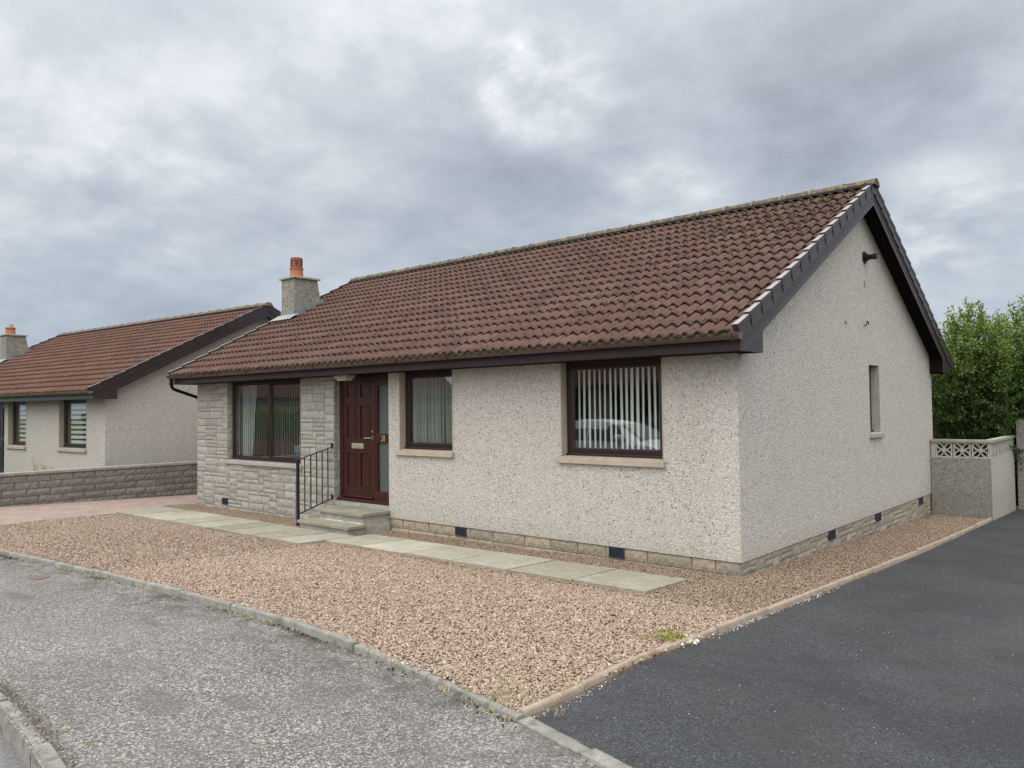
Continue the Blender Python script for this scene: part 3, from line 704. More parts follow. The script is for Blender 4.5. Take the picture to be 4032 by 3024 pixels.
        for back in (0, 1):
            q = lambda y, dz: (e - s_ * .022, y if not back else D - y, 2.539 + tp * (y + .555) + dz)
            ya = -.43; yb_ = D / 2
            pts = [q(ya, -.06), q(yb_, -.06), q(yb_, -.36), q(.122, -.36)]
            pts += [(e - s_ * .022, pts[-1][1], 2.30), (e - s_ * .022, ya if not back else D - ya, 2.30)]
            bb.prism(pts, (s_ * .012, 0, 0))
            for k in (-.235, -.275, -.33, -.345):
                pts = [q(-.40, k), q(yb_, k), q(yb_, k - .012), q(-.40, k - .012)]
                if 2.539 + tp * .155 + k - .012 > 2.3: bb.prism([(p[0] + s_ * .0121, p[1], p[2]) for p in pts], (s_ * .005, 0, 0))
            for k in range(3):          # ribs on the box end
                z0 = 2.545 - .36 + .02 - k * .0
                yk = -.30 + k * .14
                z_ = 2.306; ye_ = .118
                bb.prism([(e - s_ * .0099, (yk if not back else D - yk), z_), (e - s_ * .0099, (ye_ if not back else D - ye_), z_ + tp * (ye_ - yk)), (e - s_ * .0099, (ye_ if not back else D - ye_), z_ + tp * (ye_ - yk) - .012), (e - s_ * .0099, (yk + .02 if not back else D - yk - .02), z_)], (s_ * .007, 0, 0))
            # return closing the box back to the wall
            yr = .122 if not back else D - .122
            wx = 0.0 if right else -L
            if abs(e - wx) > .05: rbs[back].box(min(wx + s_ * .001, e - s_ * .022), max(wx + s_ * .001, e - s_ * .022), min(yr, yr + (-.012 if not back else .012)), max(yr, yr + (-.012 if not back else .012)), 2.30, zs(.122) - .23)
            # box floor beyond the wall line
            if right: rbs[back].box(.001, e - .022, (-.001 if not back else D - .122), (.122 if not back else D + .001), 2.30, 2.311)
        bb.build('bargeboard', P['barge'], roof)
        
        for rb2 in rbs:
            if rb2.v: rb2.build('box_end', P['pvc'], roof)
        # sloping soffit under the verge
        sm = MB()
        for back in (0, 1):
            q = lambda y, dz, xx: (xx, y if not back else D - y, 2.539 + tp * (y + .555) + dz)
            wx = .001 if right else -L - .001
            pts = [q(.10, -.262, wx), q(D / 2, -.262, wx), q(D / 2, -.262, e - s_ * .023), q(.10, -.262, e - s_ * .023)]
            sm.prism(pts, (0, 0, .012))
        sm.build('verge_soffit', P['pvc'], roof)
    # moss cushions on the tiles
    if st.get('moss'):
        ms = MB(); rm = random.Random(9)
        cs, sn = math.cos(pt), math.sin(pt)
        for i in range(st['moss']):
            r_ = rm.random()
            if r_ < .30: c = 0; xx = rm.uniform(X0 + .1, X1 - .1)
            elif r_ < .62: c = 15 - int(abs(rm.gauss(0, 3.4))); xx = X1 - .15 - abs(rm.gauss(0, 1.9))
            else: c = rm.randint(0, 15); xx = rm.uniform(X0 + .1, X1 - .1)
            c = max(0, min(15, c))
            if xx < X0 + .1: continue
            f_ = (.0 if c == 0 else 0) + (rm.random() ** 2.2 * .9 if c else rm.uniform(-.02, .03)); 
            sdist = (c + f_) * .3295; u = (xx - X0 - .045) / TX; 
            if c == 0 or f_ < .12: xx = X0 + .045 + (math.floor(u) + (.52 if rm.random() < .5 else 1.02) + rm.gauss(0, .05)) * TX; u = (xx - X0 - .045) / TX
            if xx > X1 - .08: continue
            w = wave(u) * (1.4 - .4 * f_) + .018 * (1 - f_)
            y = -.545 + sdist * cs - w * sn; z = 2.461 + sdist * sn + w * cs
            s0 = rm.uniform(.006, .022) * (1.3 if c == 0 else 1)
            ell = [(0, 0, 1), (1, 0, .35), (.3, .95, .3), (-.8, .6, .35), (-.8, -.6, .3), (.3, -.95, .35), (.9, 0, -.3), (.28, .85, -.3), (-.7, .5, -.3), (-.7, -.5, -.3), (.28, -.85, -.3)]
            sx = s0 * rm.uniform(.8, 2.0)
            vs = [(xx + a_ * sx, y + b_ * s0 * 1.2, z + c_ * s0 * .8 + b_ * s0 * tp) for a_, b_, c_ in ell]
            ms.add(vs, [(0, 1, 2), (0, 2, 3), (0, 3, 4), (0, 4, 5), (0, 5, 1)] + [(k + 1, k + 6, (k + 1) % 5 + 6, (k + 1) % 5 + 1) for k in range(5)])
        o = ms.build('moss', M['moss'], roof, smooth=True); o['kind'] = 'stuff'
    # ---- chimney
    cx0, cx1 = -L - .05 + st.get('chx', 0), -L + .485 + st.get('chx', 0); y0, y1t, y1b = 2.09, 2.71, 2.83; zb0, zt_ = 3.6, 4.79 + st.get('dchim', 0)
    ch = MB(); bb_ = [(cx0, y0, zb0), (cx1, y0, zb0), (cx1, y1b + .12, zb0), (cx0, y1b + .12, zb0), (cx0, y0, zt_), (cx1, y0, zt_), (cx1, y1t, zt_), (cx0, y1t, zt_)]
    ch.add(bb_, [(0, 3, 2, 1), (4, 5, 6, 7), (0, 1, 5, 4), (1, 2, 6, 5), (2, 3, 7, 6), (3, 0, 4, 7)])
    chim = ch.build('chimney', M['harl_chimney'], H)
    c = MB(); c.box(cx0 - .05, cx1 + .05, y0 - .05, y1t + .06, zt_ + .001, zt_ + .05); c.build('chimney_cap', M['screen_cope'], chim, bevel=.008)
    px, py, pz = (cx0 + cx1) / 2 , (y0 + y1t) / 2 - .08, zt_ + .05
    if st['pot'] == 'louvre':
        c = MB(); c.lathe([(.168, 0), (.160, .03), (.150, .12), (.146, .20), (.160, .205), (.160, .225), (.140, .23)], (px, py, pz), 28); c.build('chimney_pot', M['terracotta'], chim, smooth=True, auto=40)
        c = MB(); n = 28; zs_ = [.23, .272, .290, .308, .326, .344, .362, .380, .398, .42, .46]
        for a_, (u, v) in enumerate(zip(zs_, zs_[1:])):
            slot = a_ in (1, 3, 5, 7)
            for k in range(n):
                if slot and k % 4 in (0, 1, 2): continue
                t0, t1 = 2 * math.pi * k / n, 2 * math.pi * (k + 1) / n
                ro, ri = .142, .122
                vs = [(px + r_ * math.cos(t), py + r_ * math.sin(t), pz + z_) for z_ in (u, v) for r_, t in ((ro, t0), (ro, t1), (ri, t1), (ri, t0))]
                c.add(vs, [(0, 1, 5, 4), (2, 3, 7, 6), (0, 3, 2, 1), (4, 5, 6, 7), (1, 2, 6, 5), (3, 0, 4, 7)])
        c.lathe([(.142, .46), (.130, .478), (.0, .485)], (px, py, pz), 28)
        c.build('chimney_cowl', M['terracotta_dirty'], chim)
    else:
        c = MB(); c.lathe([(.165, 0), (.155, .03), (.145, .21), (.165, .215), (.165, .25), (.13, .26), (.0, .26)], (px, py, pz), 24); c.build('chimney_pot', M['terracotta'], chim, smooth=True, auto=40)
        c = MB(); c.lathe([(.085, .25), (.085, .37), (.0, .37)], (px, py, pz), 18); c.build('flue', M['steel'], chim, smooth=True, auto=40)
    fl = MB(); zq = lambda y: 2.50 + tp * (y + .545) + .035
    fl.prism([(cx1 + .001, y0 - .02, zq(y0) - .1), (cx1 + .001, y1b + .06, zq(y1b + .06) - .1), (cx1 + .001, y1b + .06, zq(y1b + .06) + .03), (cx1 + .001, y0, zq(y0) + .13), (cx1 + .001, y0 - .02, zq(y0) + .13)], (.012, 0, 0))
    fl.box(cx0 - .012, cx1 + .013, y0 - .021, y0 - .001, zq(y0) - .05, zq(y0) + .14)
    fl.build('flashing', M['lead'], chim, bevel=.003)
    fl = MB(); n = 22
    vs = []
    for i in range(n + 1):
        xx = cx0 - .11 + (cx1 + .16 - cx0 + .11) * i / n
        for yy in (y0 - .02, y0 - .26): vs.append((xx, yy, zq(yy) + .028 + (.012 * math.sin(i * 1.9) if yy < y0 - .1 else .018)))
    fl.add(vs, [(2 * i + 1, 2 * i + 3, 2 * i + 2, 2 * i) for i in range(n)]); fl.build('flashing_apron', M['lead_pale'], chim, smooth=True)
    return H

stA = dict(L=12.232, gl=.171, g=.256, pitch=math.atan(.525), harl=M['harl_front'], harl_g=M['harl_side'], frame=M['frame'], door=M['door'], door_frame=M['door'], number=True,
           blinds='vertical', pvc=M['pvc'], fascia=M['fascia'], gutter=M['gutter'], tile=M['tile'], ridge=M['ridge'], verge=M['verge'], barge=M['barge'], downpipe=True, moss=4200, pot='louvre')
HA = house('bungalow', 'cream roughcast bungalow with brown tiled roof, stone front and red door numbered 38', (0, 0, 0), 0, stA)
stB = dict(stA, L=12.42, g=.345, pitch=math.atan(.503), harl=M['harl_neighbour'], harl_g=M['harl_neighbour'], frame=M['frame_n'], door=M['frame_n'], door_frame=M['frame_n'], number=False,
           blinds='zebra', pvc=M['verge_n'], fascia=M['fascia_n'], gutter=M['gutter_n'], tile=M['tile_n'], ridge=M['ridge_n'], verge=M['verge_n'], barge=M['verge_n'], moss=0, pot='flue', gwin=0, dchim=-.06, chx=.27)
HB = house('bungalow', 'neighbouring bungalow with redder roof and striped blinds, behind the low block wall', (-15.665, -.540, -.251), .0704, stB)
stC = dict(stB, detail=0, blinds='none', harl=M['harl_neighbour'], tile=M['tile_n'])
HC = house('bungalow', 'bungalow across the street, seen only as a reflection in the windows', (-22.0, -17.5, .1), math.pi, stC)
HD = house('bungalow', 'far bungalow down the street, reflected in the left window', (-31.0, -9.5, -.1), R(115), stC)

# ---- extra fittings of the front and the gable
m = MB(); m.box(-7.05, -6.70, -.25, -.05, 2.285, 2.304)
m.prism([(-7.04, -.245, 2.284), (-6.71, -.245, 2.284), (-6.71, -.06, 2.284), (-7.04, -.06, 2.284)], (0, 0, -.035)); m.box(-7.0, -6.75, -.22, -.08, 2.215, 2.2489)
m.build('porch_light', M['lamp'], HA, bevel=.008)
m = MB()
def xdisc(m, x0, x1, y, z, r, n=20):
    m.prism([(x0, y + r * math.cos(2 * math.pi * k / n), z + r * math.sin(2 * math.pi * k / n)) for k in range(n)], (x1 - x0, 0, 0))
xdisc(m, .001, .02, 4.60, 4.00, .098); xdisc(m, .02, .055, 4.60, 4.00, .062); xdisc(m, .055, .15, 4.60, 4.00, .042); xdisc(m, .15, .19, 4.60, 4.00, .048)
m.build('flue_terminal', M['black'], HA, bevel=.003)
m = MB(); m.add([(.004, 4.60 + .036 * math.cos(a) * (1 + .2 * math.sin(3 * a)), 3.59 + .06 * math.sin(a)) for a in [2 * math.pi * k / 16 for k in range(16)]], [tuple(range(16))])
m.build('bare_patch', m_noise('bare orange render', (.34, .20, .13), (.42, .26, .17), 20, .9), HA)
m = MB(); m.tube([(.002, 4.50, 2.93), (.03, 4.50, 2.93), (.045, 4.50, 2.96), (.045, 4.53, 3.0), (.045, 4.57, 2.99), (.045, 4.58, 2.95)], .008, 6); m.build('wall_hook', M['black'], HA)
m = MB(); m.tube([(.002, 3.64, 2.93), (.02, 3.64, 2.93)], .03, 8); m.build('wall_plug', M['sill_grey'], HA)

# ------------------------------------------------------------------ steps and railing
S = empty('front_steps', (-6.6, -.4, -.17), label='two shallow concrete steps up to the red front door', cat='steps')
def sub(m, name, mat, root, **k):
    o = m.build(name, mat, root, **k); o.matrix_parent_inverse = Matrix.Translation(-Vector(root.location)); return o
def lslab(m, x0, x1, y0, y1, z0, z1, cut=True):
    m.prism([(x0, y0, z0), (x1, y0, z0), (x1, y1, z0), (x0, y1, z0)], (0, 0, z1 - z0))
m = MB(); lslab(m, -7.10, -6.49, -.575, .008, .066, .115); lslab(m, -6.484, -5.90, -.575, .008, .066, .115); sub(m, 'step_slab', M['step'], S, bevel=.006)
m = MB(); lslab(m, -7.17, -6.52, -.885, -.52, -.088, -.038); lslab(m, -6.514, -5.83, -.885, -.52, -.088, -.038); sub(m, 'step_slab', M['step'], S, bevel=.006)
m = MB(); lslab(m, -7.06, -5.935, -.52, .008, -.40, .065); sub(m, 'upper_riser', M['concrete'], S)
m = MB(); lslab(m, -7.12, -5.88, -.84, -.521, -.40, -.089); lslab(m, -5.934, -5.88, -.52, -.03, -.4, -.075); sub(m, 'lower_riser', M['concrete'], S)
m = MB(); rr = random.Random(2)
for i in range(60):
    x = rr.uniform(-7.0, -5.9); y = -.53 - abs(rr.gauss(0, .02)); z = -.034; s = rr.uniform(.006, .02)
    m.add([(x - s, y - s * .6, z - .004), (x + s, y - s * .7, z - .004), (x + s * .8, y + s, z - .004), (x - s, y + s, z - .004), (x, y, z + s * .4)], [(0, 1, 4), (1, 2, 4), (2, 3, 4), (3, 0, 4)])
o = sub(m, 'mortar_joint', M['rubble'], S)

RL = empty('handrail', (-7.42, -.70, -.18), label='navy metal handrail beside the front steps', cat='handrail')
m = MB(); m.box(-7.442, -7.398, -.722, -.678, -.30, .905); sub(m, 'post', M['navy'], RL, bevel=.003)
m = MB(); m.bar((-7.42, -.765, .893), (-7.42, -.03, 1.085), .042, .011); m.box(-7.44, -7.40, -.030, -.012, 1.075, 1.155); sub(m, 'top_rail', M['navy'], RL)
m = MB(); m.bar((-7.42, -.68, .010), (-7.42, -.03, .205), .036, .011); m.box(-7.44, -7.40, -.030, -.012, .195, .275); sub(m, 'bottom_rail', M['navy'], RL)
for yb in (-.567, -.447, -.331, -.22, -.104):
    m = MB(); m.box(-7.427, -7.413, yb - .007, yb + .007, .010 + (yb + .68) * .3, .893 + (yb + .765) * .2612); sub(m, 'baluster', M['navy'], RL)

# ------------------------------------------------------------------ ground surfaces
gx = [-240, -60, -25, 8, 60, 240]; gy = [-240, -60, -12, 14, 60, 240]
m = MB(); m.add([(x, y, G(x, y) - .22) for y in gy for x in gx], [(j * 6 + i, j * 6 + i + 1, j * 6 + i + 7, j * 6 + i + 6) for j in range(5) for i in range(5)])
tag(m.build('ground', M['earth']), kind='structure')
KB = [(-16, -5.9), (-12.5, -5.45), (-10.2, -5.12), (-9, -4.97), (-7.91, -4.83), (-6.88, -4.72), (-6.08, -4.63), (-5.4, -4.58), (-5.02, -4.56), (-4.29, -4.52), (-3.76, -4.49), (-2.97, -4.465), (-2.42, -4.45), (-2.05, -4.44), (-1.22, -4.475), (-.69, -4.53), (-.17, -4.60), (.35, -4.67), (.86, -4.77)]
KD = [(.86, -4.77), (1.10, -4.825), (1.39, -4.89), (1.63, -4.95), (2.5, -5.25), (3.6, -5.75), (5.0, -6.6), (6.5, -7.8)]
RK = [(-16, -7.6), (-12, -7.05), (-8, -6.72), (-5, -6.55), (-3, -6.545), (-1.54, -6.595), (-1.16, -6.628), (-.85, -6.662), (-.475, -6.71), (.3, -6.84), (1.2, -7.06), (2.4, -7.45), (3.6, -8.15), (5, -9.2)]
OK_ = [(-40, -13.5), (-12, -12.9), (-4, -12.8), (6, -13.8), (16, -18)]
sheet('pavement', KB + KD[1:] + [(6.5, -10.5)] + RK[::-1], -.04, M['asphalt_old'])
# road
sheet('road', [(x, y + .06) for x, y in RK] + [(5.6, -9.8), (14, -12)] + [(16, -18)] + OK_[::-1] + [(-40, -8.5)], -.16, M['road'])
m = MB(); m.add([(x, y, G(x, y) - .05) for x, y in [(-40, -13.5), (-12, -12.9), (-4, -12.8), (6, -13.8), (6, -24), (-40, -24)]], [(0, 5, 4, 3, 2, 1)]); tag(m.build('far_verge', M['earth']), kind='structure')
ED = [(.862, -4.70), (.858, -4.42), (.84, -4.10), (.79, -3.40), (.795, -3.0), (.835, -2.58), (.845, -1.86), (.885, -.77), (.925, .2), (.965, 1.8), (1.0, 3.5), (1.0, 6), (1.0, 8.30)]
sheet('driveway', [(x + .04, y) for x, y in ED] + [(1.04, 10.9), (7, 10.9), (7, -7.6)] + [(x, y + .09) for x, y in KD[::-1]], -.030, M['asphalt_new'])
# bed under the gravel
EDG = [(-11.05, -5.10), (-11.25, -4.2), (-11.32, -3.77), (-11.55, -2.85), (-11.78, -1.85), (-12.05, -1.2), (-12.33, -.66), (-12.36, .05)]
sheet('gravel_bed', [(x, y + .03) for x, y in KB if x > -10.9] + ED + [(-.1, 8.3), (-.1, .1), (-12.2, .1)] + EDG[::-1][1:], -.036, M['soil'])
sheet('block_paving', EDG[::-1] + [(-10.2, -5.08), (-12.5, -5.42), (-14.55, -5.65), (-14.72, -2.5), (-14.80, 9), (-12.36, 9)], -.004, M['pavers'])

def unit_kerb(name, line, width, topo, boto, unit, mat, side=1, rnd_=None, round_=.015, lift=None, gap=.006, joff=0):
    """kerb stones laid end to end along a line, sitting on the far side of it"""
    rnd_ = rnd_ or random.Random(8); m = MB()
    P = [Vector((x, y, 0)) for x, y in line]; seg = [(P[i + 1] - P[i]).length for i in range(len(P) - 1)]; tot = sum(seg)
    def at(s):
        for i, q in enumerate(seg):
            if s <= q or i == len(seg) - 1: return P[i].lerp(P[i + 1], s / q), (P[i + 1] - P[i]).normalized()
            s -= q
    s = joff - unit if joff else 0
    while s < tot:
        a, b = max(0, s + gap / 2), min(tot, s + unit - gap / 2); n = max(2, int((b - a) / .12)); ra = []; s += unit
        if b - a < .05: continue
        dz = rnd_.uniform(-.008, .008); dn = rnd_.uniform(-.006, .006); tw = rnd_.uniform(-.004, .004)
        for i in range(n + 1):
            p, t = at(a + (b - a) * i / n); nrm = Vector((-t.y, t.x, 0)) * side
            g0 = G(p.x, p.y); tp_ = g0 + (topo(p.x) if callable(topo) else topo) + dz + tw * (i / n - .5) * 2
            jr = lambda: rnd_.uniform(-.0022, .0022)
            pr = [(0, g0 + boto), (0 + jr(), tp_ - round_ + jr()), (round_ * .35, tp_ - round_ * .3), (round_, tp_ + jr()), (width - round_ * .8, tp_ + jr()), (width, tp_ - round_), (width, g0 + boto)]
            ra.append([p + nrm * (o_ + dn) + Vector((0, 0, z_ - 0)) for o_, z_ in pr])
        vs = [v for r_ in ra for v in r_]; k = 7
        fs = [(i * k + j, i * k + j + 1, (i + 1) * k + j + 1, (i + 1) * k + j) for i in range(n) for j in range(k - 1)] + [tuple(range(k))[::-1], tuple(range(n * k, n * k + k))]
        if side > 0: fs = [f[::-1] for f in fs]
        m.add(vs, fs)
    o = m.build(name, mat, smooth=True, auto=50); o['kind'] = 'structure'; return o
# garden kerb: joints fall every 0.92 m
unit_kerb('garden_kerb', KB[::-1], .062, lambda x: (.012 + .014 * max(0, 1 - abs(x + 2.6) / 2.0)) if x < -2 else .022 - .028 * min(1, (x + 2) / 2.9), -.2, .92, M['kerb'], side=-1)
unit_kerb('dropped_kerb', KD, .095, -.026, -.2, .55, M['kerb'], side=1, round_=.006)
unit_kerb('road_kerb', RK[::-1], .105, -.034, -.4, .915, M['kerb'], side=-1, round_=.03)
unit_kerb('driveway_edging', ED[::-1], .046, .012, -.2, .915, M['edging'], side=-1, round_=.02, joff=.5)
unit_kerb('paving_edging', EDG, .05, .010, -.2, .9, M['concrete'], side=-1, round_=.004)

# slab path
m = MB(); rs = random.Random(12)
def slab(x0, x1, y0, y1, off=.016, tilt=.004):
    zc = [off + rs.uniform(-tilt, tilt) for _ in range(4)]; q = [(x0, y0), (x1, y0), (x1, y1), (x0, y1)]; j = .004
    q = [(x + rs.uniform(-j, j), y + rs.uniform(-j, j)) for x, y in q]
    m.add([(x, y, G(x, y) - .05) for x, y in q] + [(x, y, G(x, y) + z) for (x, y), z in zip(q, zc)], [(0, 3, 2, 1), (4, 5, 6, 7), (0, 1, 5, 4), (1, 2, 6, 5), (2, 3, 7, 6), (3, 0, 4, 7)])
xl = [-11.78, -11.0, -10.33, -9.62, -8.93, -8.27, -7.58, -6.88, -6.25, -5.62]
yb_ = [-.80, -.78, -.79, -.80, -.82, -.84, -.88, -.89, -.89]
for i in range(9):
    x0, x1 = xl[i] + .010, xl[i + 1] - .008
    if i == 0:
        q = [(-11.80, -1.86), (x1, -1.86), (x1, -.80), (-12.2, -.80)]; m.add([(x, y, G(x, y) - .05) for x, y in q] + [(x, y, G(x, y) + .018) for x, y in q], [(0, 3, 2, 1), (4, 5, 6, 7), (0, 1, 5, 4), (1, 2, 6, 5), (2, 3, 7, 6), (3, 0, 4, 7)])
    else: slab(x0, x1, -1.86 + rs.uniform(-.01, .01), yb_[i])
xr = [-5.60, -4.83, -3.93, -3.03, -2.13, -1.23, -.33]
for i in range(6): slab(xr[i] + (.020 if i else 0), xr[i + 1], -1.455 + rs.uniform(-.008, .008), -.60 + rs.uniform(-.01, .01), off=.013)
o = m.build('path', M['slab'], bevel=.005); o['kind'] = 'structure'
sheet('path_bed', [(-11.76, -1.83), (-5.66, -1.83), (-5.66, -1.43), (-.36, -1.43), (-.36, -.63), (-5.6, -.63), (-5.66, -.92), (-12.1, -.83)], -.024, M['black'])

# stop cock cover in the pavement
m = MB(); q = [(-5.86, -5.13), (-5.68, -5.11), (-5.76, -4.95), (-5.94, -4.97)]; m.add([(x, y, G(x, y) - .045) for x, y in q] + [(x, y, G(x, y) - .034) for x, y in q], [(4, 5, 6, 7), (0, 1, 5, 4), (1, 2, 6, 5), (2, 3, 7, 6), (3, 0, 4, 7)])
tag(m.build('utility_cover', M['rust']), 'small rusty utility cover set in the pavement near the left kerb', 'cover')

# ------------------------------------------------------------------ gravel chips (nobody could count them)
def inpoly(px, py, poly):
    c = np.zeros(len(px), bool); n = len(poly); j = n - 1
    for i in range(n):
        xi, yi = poly[i]; xj, yj = poly[j]
        if yi != yj: c ^= ((yi > py) != (yj > py)) & (px < (xj - xi) * (py - yi) / (yj - yi) + xi)
        j = i
    return c
def chips(name, mat, poly, n, rmin, rmax, off, excl=(), shape=12, flat=.62, dens=None, kind='stuff', label=None, cat=None, pts=None):
    if pts is None:
        P = np.array(poly); lo, hi = P.min(0), P.max(0)
        px = rng.uniform(lo[0], hi[0], n); py = rng.uniform(lo[1], hi[1], n)
        k = inpoly(px, py, poly)
        for (a, b, c, d) in excl: k &= ~((px > a) & (px < b) & (py > c) & (py < d))
        px, py = px[k], py[k]
    else: px, py = pts
    N = len(px)
    ph = (1 + 5 ** .5) / 2
    if shape == 12:
        V = np.array([(-1, ph, 0), (1, ph, 0), (-1, -ph, 0), (1, -ph, 0), (0, -1, ph), (0, 1, ph), (0, -1, -ph), (0, 1, -ph), (ph, 0, -1), (ph, 0, 1), (-ph, 0, -1), (-ph, 0, 1)], float) / 1.9
        Fc = np.array([(0, 11, 5), (0, 5, 1), (0, 1, 7), (0, 7, 10), (0, 10, 11), (1, 5, 9), (5, 11, 4), (11, 10, 2), (10, 7, 6), (7, 1, 8), (3, 9, 4), (3, 4, 2), (3, 2, 6), (3, 6, 8), (3, 8, 9), (4, 9, 5), (2, 4, 11), (6, 2, 10), (8, 6, 7), (9, 8, 1)])
    else:
        V = np.array([(1, 0, 0), (-.8, .2, 0), (0, 1, .1), (.1, -.9, 0), (.1, .1, .9), (0, 0, -.8)], float)
        Fc = np.array([(0, 2, 4), (2, 1, 4), (1, 3, 4), (3, 0, 4), (2, 0, 5), (1, 2, 5), (3, 1, 5), (0, 3, 5)])
    nv = len(V)
    W = V[None] * (1 + rng.uniform(-.28, .28, (N, nv, 1)))
    sc = rng.uniform(rmin, rmax, N); el = np.stack([rng.uniform(.75, 1.35, N), rng.uniform(.7, 1.05, N), rng.uniform(.45, .8, N)], 1)
    W = W * (sc[:, None] * el)[:, None, :]
    tx, ty, tz = rng.normal(0, .35, N), rng.normal(0, .35, N), rng.uniform(0, 6.28, N)
    def rot(W, a, i, j):
        c, s = np.cos(a)[:, None], np.sin(a)[:, None]; A, B = W[:, :, i].copy(), W[:, :, j].copy(); W[:, :, i] = c * A - s * B; W[:, :, j] = s * A + c * B
    rot(W, tx, 1, 2); rot(W, ty, 0, 2); rot(W, tz, 0, 1)
    g = -.135 - .031 * py + .009 * px
    und = .006 * np.sin(px * 2.3 + py * 1.1) + .005 * np.sin(px * .9 - py * 3.1 + 1)
    W[:, :, 0] += px[:, None]; W[:, :, 1] += py[:, None]; W[:, :, 2] += (g + off + und * (1 if kind == 'stuff' else 0) + rng.uniform(-.008, .007, N))[:, None]
    me = bpy.data.meshes.new(name); nf = len(Fc)
    me.vertices.add(N * nv); me.vertices.foreach_set('co', W.reshape(-1).astype(np.float32))
    idx = (Fc[None] + (np.arange(N) * nv)[:, None, None]).reshape(-1).astype(np.int32)
    me.loops.add(len(idx)); me.loops.foreach_set('vertex_index', idx)
    me.polygons.add(N * nf); me.polygons.foreach_set('loop_start', np.arange(0, len(idx), 3, dtype=np.int32)); me.polygons.foreach_set('loop_total', np.full(N * nf, 3, np.int32))
    me.update(calc_edges=True); me.materials.append(mat)
    o = bpy.data.objects.new(name, me); COL.objects.link(o); return tag(o, label, cat, kind=kind)
GP = [(x, y + .065) for x, y in KB if x > -11.0] + [(x - .03, y) for x, y in ED] + [(.0, 8.3), (.01, .0), (-12.3, .0)] + [(x + .04, y) for x, y in EDG[::-1][1:]]
EX = [(-11.95, -5.62, -1.87, -.80), (-5.62, -.33, -1.46, -.60), (-7.12, -5.88, -.87, .1), (-12.3, -7.3, -.0, .2)]
gx_, gy_ = rng.uniform(-12.4, 1.05, 900000), rng.uniform(-5.4, 8.35, 900000)
k = inpoly(gx_, gy_, GP)
for (a, b, c, d) in EX: k &= ~((gx_ > a) & (gx_ < b) & (gy_ > c) & (gy_ < d))
gx_, gy_ = gx_[k], gy_[k]; nr = (gy_ < -1.6) & (gx_ > -5.5); fr = rng.uniform(0, 1, len(gx_)) < .70
chips('gravel', M['gravel'], None, 0, .0075, .0140, -.014, pts=(gx_[nr], gy_[nr]), label='pink and buff granite chippings of the near half of the front garden', cat='gravel')
k = ~nr & fr
chips('gravel', M['gravel'], None, 0, .0090, .0165, -.014, shape=6, pts=(gx_[k], gy_[k]), label='browner granite chippings round the path and along the walls of the bungalow', cat='gravel')
# near corner is seen closest: a second layer there
NC = [(-4.5, -4.42), (-2.0, -4.37), (.84, -4.70), (.80, -2.2), (-4.5, -2.2)]
chips('gravel', M['gravel'], NC, 9000, .008, .016, -.006, EX, label='loose top chippings in the near corner of the garden', cat='gravel')

# crumbs of mortar along the edging, and gravel strays
def along(line, n, sd, rnd_, bias=None):
    P = np.array(line); seg = np.linalg.norm(np.diff(P, axis=0), axis=1); cum = np.concatenate([[0], np.cumsum(seg)]); s = rnd_.uniform(0, cum[-1], n)
    if bias: s = s[[bias(v) for v in s]]
    i = np.clip(np.searchsorted(cum, s) - 1, 0, len(seg) - 1); t = (s - cum[i]) / seg[i]; p = P[i] + (P[i + 1] - P[i]) * t[:, None]
    return p[:, 0] + rnd_.normal(0, sd, len(s)), p[:, 1] + rnd_.normal(0, sd, len(s))
cl = lambda s: (math.sin(s * 3.1) + math.sin(s * 1.7 + 2) + random.uniform(-.8, .8)) > .35
px, py = along([(x + .058, y) for x, y in ED[:9]], 700, .018, rng, cl)
chips('mortar_crumbs', M['rubble'], None, 0, .002, .008, -.028, shape=6, pts=(px, py), label='white mortar crumbs strewn along the driveway edging', cat='rubble')
px = rng.normal(.81, .05, 36); py = rng.normal(-2.62, .12, 36)
chips('mortar_crumbs', M['rubble'], None, 0, .008, .022, -.010, shape=6, pts=(px, py), label='larger broken white mortar lumps by the grass tuft on the edging', cat='rubble')
px = np.concatenate([rng.uniform(1, 6, 260), rng.uniform(1, 3, 120)]); py = np.concatenate([rng.uniform(-6, 6, 260), rng.uniform(-5.2, -1, 120)])
k = py > -4.6 - (px - .86) * .5
chips('driveway_grit', M['rubble'], None, 0, .002, .0045, -.028, shape=6, pts=(px[k], py[k]), label='scattered pale grit specks on the dark driveway', cat='grit')

# dry grass tufts
def tufts(name, mat, spots, label, cat='grass', hmin=.02, hmax=.06, nb=14, spread=.03):
    m = MB(); rt = random.Random(21)
    for (x, y, off, sc) in spots:
        for i in range(nb):
            a = rt.uniform(0, 6.28); bx, by = x + rt.gauss(0, spread * sc), y + rt.gauss(0, spread * sc * .7); h = rt.uniform(hmin, hmax) * sc; ln = rt.uniform(.2, 1.1) * h
            z = G(bx, by) + off; w = .0022; px_, py_ = -math.sin(a) * w, math.cos(a) * w
            p1 = (bx + math.cos(a) * ln * .4, by + math.sin(a) * ln * .4, z + h * .65); p2 = (bx + math.cos(a) * ln, by + math.sin(a) * ln, z + h)
            m.add([(bx - px_, by - py_, z), (bx + px_, by + py_, z), (p1[0] + px_ * .7, p1[1] + py_ * .7, p1[2]), (p1[0] - px_ * .7, p1[1] - py_ * .7, p1[2]), p2], [(0, 1, 2, 3), (3, 2, 4)])
    return tag(m.build(name, mat), label, cat, kind='stuff')
rk = random.Random(31); sp = []
KBr = [p for p in KB if p[0] > -8.2]
